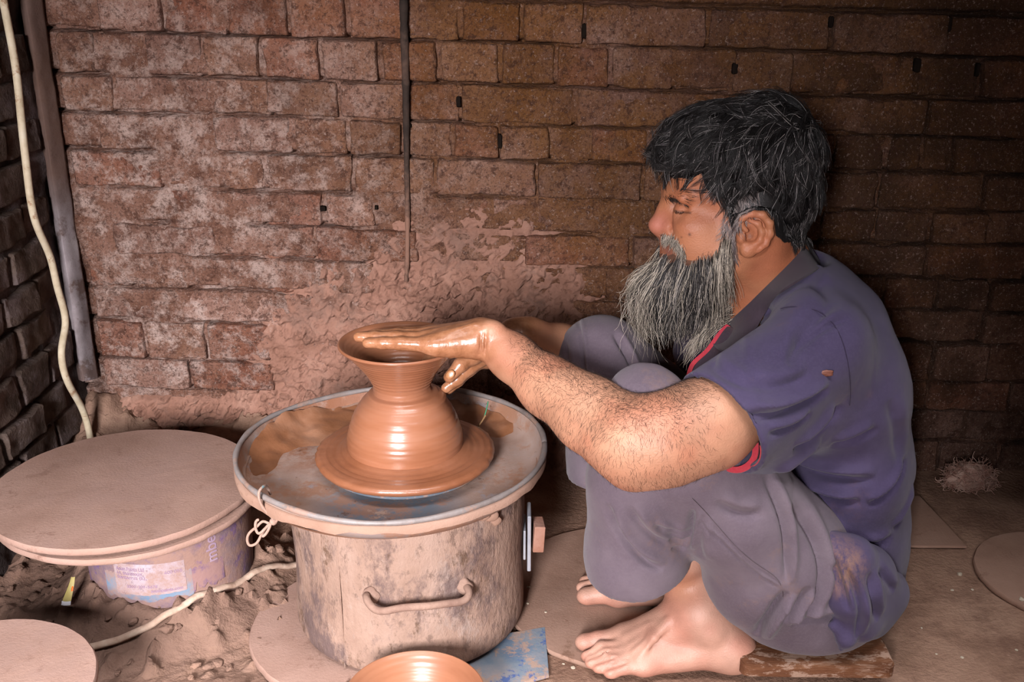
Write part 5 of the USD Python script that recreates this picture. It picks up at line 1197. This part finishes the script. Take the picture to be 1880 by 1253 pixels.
# ------------------------------------------------------------------ hair
def hair_mat(name, ramp, rough=0.45, spec=0.5):
    M[name] = usdkit.material(stage, '/World/Looks/' + name, {'h': ('attribute', {'attribute': 'tone'}), 'r': ('rgb_ramp', {'ramp': ramp}), 'p': ('principled_bsdf', {'roughness': rough, 'specular_ior_level': spec})},
                              [('h.fac', 'r.fac'), ('r.color', 'p.base_color')], surface='p.BSDF')
hair_mat('head_hair', [(0, (0.010, 0.009, 0.009)), (0.89, (0.014, 0.013, 0.013)), (0.92, (0.13, 0.12, 0.12)), (1, (0.38, 0.36, 0.35))], 0.45, 0.25)
hair_mat('temple_hair', [(0, (0.05, 0.04, 0.04)), (0.4, (0.14, 0.11, 0.11)), (0.8, (0.32, 0.27, 0.25)), (1, (0.5, 0.44, 0.4))], 0.5, 0.4)
hair_mat('beard_hair', [(0, (0.02, 0.018, 0.016)), (0.30, (0.05, 0.043, 0.036)), (0.45, (0.24, 0.205, 0.165)), (0.8, (0.46, 0.40, 0.32)), (1, (0.62, 0.55, 0.46))], 0.5, 0.4)
hair_mat('beard_dark', [(0, (0.015, 0.014, 0.014)), (0.75, (0.035, 0.032, 0.032)), (0.85, (0.2, 0.18, 0.16)), (1, (0.4, 0.36, 0.32))], 0.5, 0.4)
hair_mat('body_hair', [(0, (0.012, 0.009, 0.008)), (1, (0.05, 0.03, 0.022))], 0.5, 0.3)
hr = np.random.default_rng(2024)
hv, hn = HEADM.vertices, vn(HEADM)
def mirv(v): return np.c_[v[:, 0], np.minimum(v[:, 1], 2.8 - v[:, 1]), v[:, 2]]
htree = cKDTree(hv)
# mass of the hair, shaped as it is combed: full over the brow, square at the back, thinning out to the hairline
F = Field((0.15, 1.29, 0.56), (0.445, 1.51, 0.84), 0.0024)
F.ell(P(1376, 305, YM), (0.0875, 0.0775, 0.0875), 0.03)
F.ell(P(1268, 276, YM), (0.0480, 0.0560, 0.0400), 0.03)
F.ell(P(1302, 322, YM), (0.0585, 0.0650, 0.0580), 0.03)
F.ell(P(1330, 250, YM), (0.066, 0.062, 0.042), 0.03)
F.ell(P(1425, 252, YM), (0.050, 0.062, 0.050), 0.03)
F.ell(P(1440, 340, YM), (0.044, 0.064, 0.075), 0.03)
F.ell(P(1440, 420, YM), (0.026, 0.050, 0.03), 0.02)
cap = relax(F.mesh(), 2)
cx, cy = proj(mirv(cap.vertices))
ins = shapely.contains_xy(HAIRPOLY.g, cx, cy)
edge_px = shapely.distance(HAIRPOLY.g.exterior, shapely.points(cx, cy))
near_i = htree.query(cap.vertices)[1]
w_ = (ss(0, 18, edge_px) * ins)[:, None]
nv_ = fbm(cap.vertices * np.array([26, 26, 26]), 3, 4)[:, None] - 0.5
cap.vertices = (hv[near_i] + hn[near_i] * 0.0030) * (1 - w_) + (cap.vertices + vn(cap) * 0.010 * nv_) * w_
cap.update_faces(ins[cap.faces].any(1)); cap.remove_unreferenced_vertices()
earth('hair_base', [(0.3, (0.006, 0.0055, 0.0055)), (0.7, (0.013, 0.012, 0.012))], scale=60, rough=1.0, bump=0.6, bump_scale=300, spec=0.0)
obj('hair_mass', cap, 'hair_base', man, smooth=True)
kv, kn = cap.vertices, vn(cap)
crown = P(1452, 232, YM)
def lock_flow(p):
    x_, y_ = proj(mirv(p[None])); x_, y_ = x_[0], y_[0]
    f = p - crown; f /= np.linalg.norm(f) + 1e-6
    top = ss(285, 215, y_)
    return f * np.array([1.0, 0.7, 1.0]) + np.array([-0.35, 0, 0.1]) * top + np.array([0.25, 0, -0.9]) * (1 - top) * ss(1270, 1330, x_) + np.array([-0.25, 0, -0.35]) * ss(1300, 1240, x_)
def locks(src_v, src_n, count, kids, length, flow, wid, spread, curl=0.6, steps=7, lift=0.3, drop=0.2):
    S, Wd = [], []
    for i in hr.choice(len(src_v), count, replace=count > len(src_v)):
        p0, n0 = src_v[i], src_n[i]
        L0 = length(p0) * hr.uniform(0.75, 1.3)
        d0 = flow(p0) + hr.normal(0, 0.28, 3); d0 -= n0 * (d0 @ n0); d0 /= np.linalg.norm(d0) + 1e-9
        side = np.cross(n0, d0); cv = hr.normal(0, curl); lf = lift * hr.uniform(0.4, 1.5)
        g, a = [p0 - n0 * 0.002], d0 + n0 * lf; a /= np.linalg.norm(a)
        for s in range(steps):
            t = (s + 1) / steps
            a = a + side * cv * 0.28 + np.array([0, 0, -drop * t]) - n0 * 0.12 * t; a /= np.linalg.norm(a)
            g.append(g[-1] + a * L0 / steps)
        g = np.array(g); tt = np.linspace(0, 1, steps + 1)[:, None]
        for k in range(kids):
            o = hr.normal(0, spread, 3); o -= n0 * (o @ n0) * 0.6
            q = g + o * (1 - 0.55 * tt) + hr.normal(0, spread * 0.35, 3) * tt
            q = q[0] + (q - q[0]) * hr.uniform(0.7, 1.1)
            S.append(q); Wd.append(np.linspace(1, 0.4, steps + 1) * wid * hr.uniform(0.75, 1.25))
    return S, Wd
def push_out(S, tv, tn, clear):
    tree = cKDTree(tv); allp = np.vstack(S); i = tree.query(allp)[1]
    off = ((allp - tv[i]) * tn[i]).sum(1); allp = allp + tn[i] * np.maximum(clear - off, 0)[:, None]
    out, k = [], 0
    for s in S: out.append(allp[k:k + len(s)]); k += len(s)
    return out
def hair_len(p):
    x_, y_ = proj(mirv(p[None])); x_, y_ = x_[0], y_[0]
    return (0.034 + 0.010 * ss(300, 220, y_)) * (1 - 0.6 * ss(330, 410, y_) * ss(1280, 1330, x_))
S, Wd = locks(kv, kn, 1500, 11, hair_len, lock_flow, 0.00046, 0.0024)
cx, cy = proj(mirv(kv)); ed_ = shapely.distance(HAIRPOLY.g.exterior, shapely.points(cx, cy)); eb = np.where((ed_ < 34) & (cx > 1255))[0]
Sb, Wb = locks(kv[eb], kn[eb], 420, 11, lambda p: 0.019, lambda p: lock_flow(p) + np.array([0.1, 0, -0.6]), 0.00042, 0.0022, 0.4, 6, 0.22)
S, Wd = S + Sb, Wd + Wb
S = push_out(S, kv, kn, 0.0008)
curves('hair', S, Wd, 'head_hair', man, label='short black hair flecked with grey')
# greying temples and sideburns
hx, hy_ = proj(mirv(hv))
TP = MP([(1300, 346), (1345, 350), (1392, 352), (1388, 386), (1362, 398), (1350, 420), (1348, 470), (1328, 478), (1326, 420), (1333, 380), (1326, 364)])
tc = np.where(TP.contains_points(np.c_[hx, hy_]) & (np.abs(hv[:, 1] - YM) > 0.035))[0]
S, Wd = locks(hv[tc], hn[tc], 260, 7, lambda p: 0.017, lambda p: np.array([-0.12 if p[2] > 0.675 else 0.05, 0, -1.0]), 0.00052, 0.0018, 0.4, 5, 0.2)
curves('sideburns', push_out(S, hv, hn, 0.001), Wd, 'temple_hair', man, label='grey hair at the temples')
# eyebrows
def poly_strands(pts_root, n, L, dirv, wid, mname, name, spread, label=None, both=True, steps=4, bend=0.0):
    S, Wd = [], []
    if both == 'two':
        st_ = hr.bit_generator.state
        poly_strands(pts_root, n, L, dirv, wid, mname, name, spread, label, False, steps, bend)
        hr.bit_generator.state = st_; both = 'far'
    rt = np.array([P(*q) for q in pts_root]); tree = cKDTree(hv)
    for k in range(n):
        t = hr.uniform(0, len(rt) - 1.001); i = int(t); p = rt[i] + (rt[i + 1] - rt[i]) * (t - i) + hr.normal(0, 1, 3) * spread
        j = tree.query(p)[1]; p, nn = hv[j], hn[j]
        d = np.array(dirv) + hr.normal(0, 0.25, 3); d = d - nn * (d @ nn) * 0.8; d /= np.linalg.norm(d)
        Lk = L * hr.uniform(0.6, 1.3); q = [p - nn * 0.0008]; a = d + nn * 0.35
        for s in range(steps):
            a = a + np.array([0, 0, -bend]); a /= np.linalg.norm(a); q.append(q[-1] + a * Lk / steps)
        q = np.array(q)
        if both == 'far' or (both and k % 2): q[:, 1] = 2.8 - q[:, 1]
        S.append(q); Wd.append(np.linspace(1, 0.4, steps + 1) * wid)
    curves(name, S, Wd, mname, man, label=label)
poly_strands([(1228, 358, 1.388), (1235, 360, 1.374), (1246, 359, 1.360), (1261, 363, 1.349)], 340, 0.0095, (0.8, -0.2, -0.1), 0.0005, 'body_hair', 'eyebrow', 0.0021, label='thick dark eyebrow', both='two')
S, Wd = [], []
MR = np.array([(1217, 434), (1224, 434), (1231, 437), (1239, 442), (1246, 450), (1251, 460), (1254, 468)], float)
for k in range(620):
    t = hr.uniform(0, len(MR) - 1.001); i = int(t); px, py = MR[i] + (MR[i + 1] - MR[i]) * (t - i) + hr.normal(0, 3.2, 2)
    p = surf(HEADM, px, py); nn = hn[htree.query(p)[1]]
    d = np.array([0.15 - 0.35 * (t < 2), -0.15, -1.0]) + hr.normal(0, 0.25, 3); d -= nn * (d @ nn) * 0.8; d /= np.linalg.norm(d); L = hr.uniform(0.007, 0.013)
    tt = np.linspace(0, 1, 5)[:, None]; q = p - nn * 0.001 + d * L * tt + nn * 0.0045 * tt ** 0.7
    S.append(q); Wd.append(np.linspace(1, 0.4, 5) * 0.00046)
curves('moustache', S, Wd, 'beard_hair', man, label='greying moustache')
S = [np.c_[q[:, 0], 2.8 - q[:, 1], q[:, 2]] for q in S]
curves('moustache', S, Wd, 'beard_hair', man, label='greying moustache')
# lashes along the lowered lids
for fa in (0, 1):
    S, Wd = [], []
    for t in np.linspace(0, 1, 46):
        k_ = t * 2.999; i = int(k_); p = P(*(np.array(EYELINE[i]) * (1 - k_ + i) + np.array(EYELINE[i + 1]) * (k_ - i)))
        j = htree.query(p)[1]; p = hv[j]; d = np.array([-0.35 + 0.5 * t, -0.75, -0.55]) + hr.normal(0, 0.1, 3); d /= np.linalg.norm(d)
        q = np.array([p, p + d * 0.0025, p + d * 0.0052 + [0, 0, 0.0004]])
        if fa: q[:, 1] = 2.8 - q[:, 1]
        S.append(q); Wd.append(np.array([0.0005, 0.0004, 0.0002]))
    curves('eyelashes', S, Wd, 'body_hair', man)
# beard
roots = np.array([P(*q) for q in ((1342, 436, 1.336), (1333, 462, 1.336), (1312, 474, 1.340), (1285, 478, 1.347), (1262, 477, 1.358), (1248, 484, 1.374), (1236, 488, 1.390), (1232, 489, 1.40))])
tips = np.array([P(*q) for q in ((1338, 520, 1.336), (1330, 572, 1.336), (1303, 592, 1.340), (1268, 612, 1.348), (1236, 632, 1.358), (1206, 618, 1.372), (1184, 586, 1.386), (1178, 548, 1.398))])
S, Wd, S2, Wd2 = [], [], [], []
tree = cKDTree(hv)
LK = [(hr.beta(1.25, 1.0), hr.uniform(0, 1) ** 1.6, hr.normal(0, 1, 3), hr.uniform(0, 6.28, 3), hr.uniform(6, 15), hr.uniform(0.0015, 0.0045)) for _ in range(360)]
for k in range(3900):
    lk = LK[hr.integers(len(LK))]
    t = np.clip(lk[0] + hr.normal(0, 0.012), 0, 1) * (len(roots) - 1.001); i = int(t); f = t - i
    r0 = roots[i] * (1 - f) + roots[i + 1] * f + np.array([hr.normal(0, 0.004), abs(hr.normal(0, 0.006)), hr.normal(-0.001, 0.005)])
    j_ = htree.query(r0)[1]; r0 = hv[j_] - hn[j_] * 0.001; nj = hn[j_]
    e0 = tips[i] * (1 - f) + tips[i + 1] * f
    inner = lk[1]                                          # strands inside the beard end short of its outline
    e = e0 + np.array([0.010 * lk[2][0] + hr.normal(0, 0.003) + 0.030 * inner * ss(3.5, 7, t), abs(0.013 * lk[2][1] + hr.normal(0, 0.004)) + 0.010 * inner, 0.010 * lk[2][2] + hr.normal(0, 0.004) + 0.012 * inner])
    far = hr.uniform() < 0.33
    L = np.linalg.norm(e - r0)
    fwd = np.array([-0.020, -0.006, 0.0]) * ss(3.0, 7.0, t) + np.array([0, -0.007, 0])
    n = 11; tt = np.linspace(0, 1, n)[:, None]
    q = r0 * (1 - tt) + e * tt + fwd * np.sin(np.pi * tt) ** 0.8
    amp = lk[5] * hr.uniform(0.7, 1.2) * ss(0.5, 5.5, t) + 0.0008
    ph, fr_ = lk[3] + hr.normal(0, 0.5, 3), lk[4]
    q = q + tt ** 0.7 * amp * np.stack([np.sin(fr_ * tt[:, 0] + ph[0]), np.sin(fr_ * 0.9 * tt[:, 0] + ph[1]), 0.6 * np.sin(fr_ * 1.1 * tt[:, 0] + ph[2])], 1)
    q = q + nj * (0.016 - 0.011 * ss(4.6, 5.8, t)) * (np.sin(np.pi * tt ** 0.6) * (1 - tt))
    if far: q[:, 1] = 2.8 - q[:, 1]
    dark = (1.9 < t < 5.4) and hr.uniform() < 0.78
    (S2 if dark else S).append(q); (Wd2 if dark else Wd).append(np.linspace(1, 0.45, n) * 0.00060 * hr.uniform(0.8, 1.25))
# short hairs thinning out upwards over the cheek
for k in range(900):
    t = hr.uniform(0, 6.9); i = int(t); f = t - i
    r0 = roots[i] * (1 - f) + roots[i + 1] * f + np.array([hr.normal(0, 0.003), 0, abs(hr.normal(0, 0.0055)) * (1 if t < 5 else 0.3)])
    j_ = htree.query(r0)[1]; nj = hn[j_]; r0 = hv[j_] - nj * 0.0008
    d = np.array([-0.15, 0, -1.0]) + hr.normal(0, 0.22, 3); d -= nj * (d @ nj) * 0.9; d /= np.linalg.norm(d); L = hr.uniform(0.006, 0.014)
    tt = np.linspace(0, 1, 5)[:, None]; q = r0 + d * L * tt + nj * 0.004 * tt
    if k % 3 == 0: q[:, 1] = 2.8 - q[:, 1]
    dk = hr.uniform() < 0.75 and 1.5 < t
    (S2 if dk else S).append(q); (Wd2 if dk else Wd).append(np.linspace(1, 0.4, 5) * 0.00038)
# stray wisps and the tuft reaching the chest
for k in range(420):
    t = hr.uniform(4.5, 7.0); i = int(min(t, 6.99)); f = t - i
    r0 = roots[i] * (1 - f) + roots[i + 1] * f; e0 = tips[i] * (1 - f) + tips[i + 1] * f
    e = e0 + np.array([-abs(hr.normal(0, 0.016)), hr.normal(0, 0.018), hr.normal(0, 0.018)])
    tt = np.linspace(0, 1, 12)[:, None]; ph = hr.uniform(0, 6.28, 3)
    q = r0 * (1 - tt) + e * tt + np.array([-0.02, 0, 0]) * np.sin(np.pi * tt) + tt * 0.004 * np.stack([np.sin(14 * tt[:, 0] + ph[0]), np.sin(13 * tt[:, 0] + ph[1]), np.sin(15 * tt[:, 0] + ph[2])], 1)
    S.append(q); Wd.append(np.linspace(1, 0.5, 12) * 0.00048)
for k in range(520):
    r0 = P(hr.normal(1335, 7), hr.normal(572, 10), 1.36 + abs(hr.normal(0, 0.02))); u_ = hr.uniform(0.25, 1)
    e = P(1335 - 78 * u_ + hr.normal(0, 8), 572 + 88 * u_ + hr.normal(0, 9), 1.345 + abs(hr.normal(0, 0.02)))
    tt = np.linspace(0, 1, 10)[:, None]; ph = hr.uniform(0, 6.28, 3)
    q = r0 * (1 - tt) + e * tt + np.array([-0.008, -0.008, 0.004]) * np.sin(np.pi * tt) + tt * 0.0022 * np.stack([np.sin(15 * tt[:, 0] + ph[0]), np.sin(13 * tt[:, 0] + ph[1]), np.sin(14 * tt[:, 0] + ph[2])], 1)
    S.append(q); Wd.append(np.linspace(1, 0.5, 10) * 0.00055)
bd = curves('beard', S, Wd, 'beard_hair', man, label='long curly grey and black beard')
curves('dark_strands', S2, Wd2, 'beard_dark', bd, label='darker middle of the beard')
F = Field((0.15, 1.31, 0.46), (0.33, 1.49, 0.68), 0.003)
F.chain([P(1300, 492, 1.40), P(1262, 540, 1.40), P(1236, 585, 1.40)], [0.034, 0.030, 0.016], 0.02, sy=1.25)
F.chain([P(1325, 480, 1.37), P(1308, 560, 1.37)], [0.020, 0.012], 0.02)
F.chain([P(1325, 480, 1.43), P(1308, 560, 1.43)], [0.020, 0.012], 0.02)
core = relax(F.mesh(), 3); core.vertices += vn(core) * (0.006 * (fbm(core.vertices * 60, 3, 5) - 0.5))[:, None]
earth('beard_base', [(0.3, (0.018, 0.016, 0.015)), (0.7, (0.05, 0.044, 0.04))], scale=120, rough=0.9, bump=0.6, bump_scale=500, spec=0.1)
obj('beard_mass', core, 'beard_base', bd, smooth=True)
# hair on the near forearm and upper arm
av, an = arm.vertices, vn(arm)
ax_, ay_ = proj(av)
ac = np.where((ax_ > 925) & (ax_ < 1340) & (an[:, 1] < 0.45))[0]
wgt = (0.35 + 0.7 * ss(0.1, 0.8, an[ac, 2]) + 2.2 * ss(0.72, 0.9, an[ac, 2])) * (0.3 + fbm(av[ac] * 30, 3, 6)) * ss(925, 975, ax_[ac]) * ss(1345, 1250, ax_[ac])
pick = hr.choice(ac, 6200, replace=False, p=wgt / wgt.sum())
axis = (ARM[0] - ARM[-1]) / np.linalg.norm(ARM[0] - ARM[-1])
S, Wd = [], []
for i in pick:
    n = an[i]; d = axis * 0.3 + np.array([0.25, 0, -0.75]) * (0.4 + 0.6 * (n[2] < 0.5)) + 1.1 * (np.array([fbm(av[i] * 22, 2, 1), fbm(av[i] * 22, 2, 2), fbm(av[i] * 22, 2, 3)]) - 0.5) + hr.normal(0, 0.2, 3); d -= n * (d @ n); d /= np.linalg.norm(d)
    L = hr.uniform(0.004, 0.010); q = [av[i]]; a = d + n * 0.35
    for s in range(4):
        a = a + hr.normal(0, 0.12, 3) - n * 0.06; a /= np.linalg.norm(a); q.append(q[-1] + a * L / 4)
    S.append(np.array(q)); Wd.append(np.linspace(1, 0.3, 5) * 0.00021)
curves('arm_hair', S, Wd, 'body_hair', man, label='dark hair on the near arm')
# nails
def nail(c, n_dir, along, w_, l_):
    s = trimesh.creation.icosphere(2, 1.0); n_dir = np.array(n_dir) / np.linalg.norm(n_dir); along = np.array(along) - n_dir * (np.array(along) @ n_dir); along /= np.linalg.norm(along)
    sd = np.cross(n_dir, along); s.vertices = s.vertices[:, :1] * along * l_ + s.vertices[:, 1:2] * sd * w_ + s.vertices[:, 2:] * n_dir * 0.0014
    s.apply_translation(c); return s
earth('toe_nail', [(0.3, (0.40, 0.27, 0.21)), (0.7, (0.52, 0.38, 0.31))], scale=60, rough=0.4, bump=0.1, spec=0.5)
earth('clay_nail', [(0.3, (0.40, 0.19, 0.09)), (0.7, (0.5, 0.26, 0.14))], scale=60, rough=0.3, bump=0.1, spec=0.5)
obj('thumbnail', nail(P(827, 688, 1.357), (-0.15, -1, 0.35), (-0.6, 0.2, -0.8), 0.0056, 0.0072), 'clay_nail', man, smooth=True)
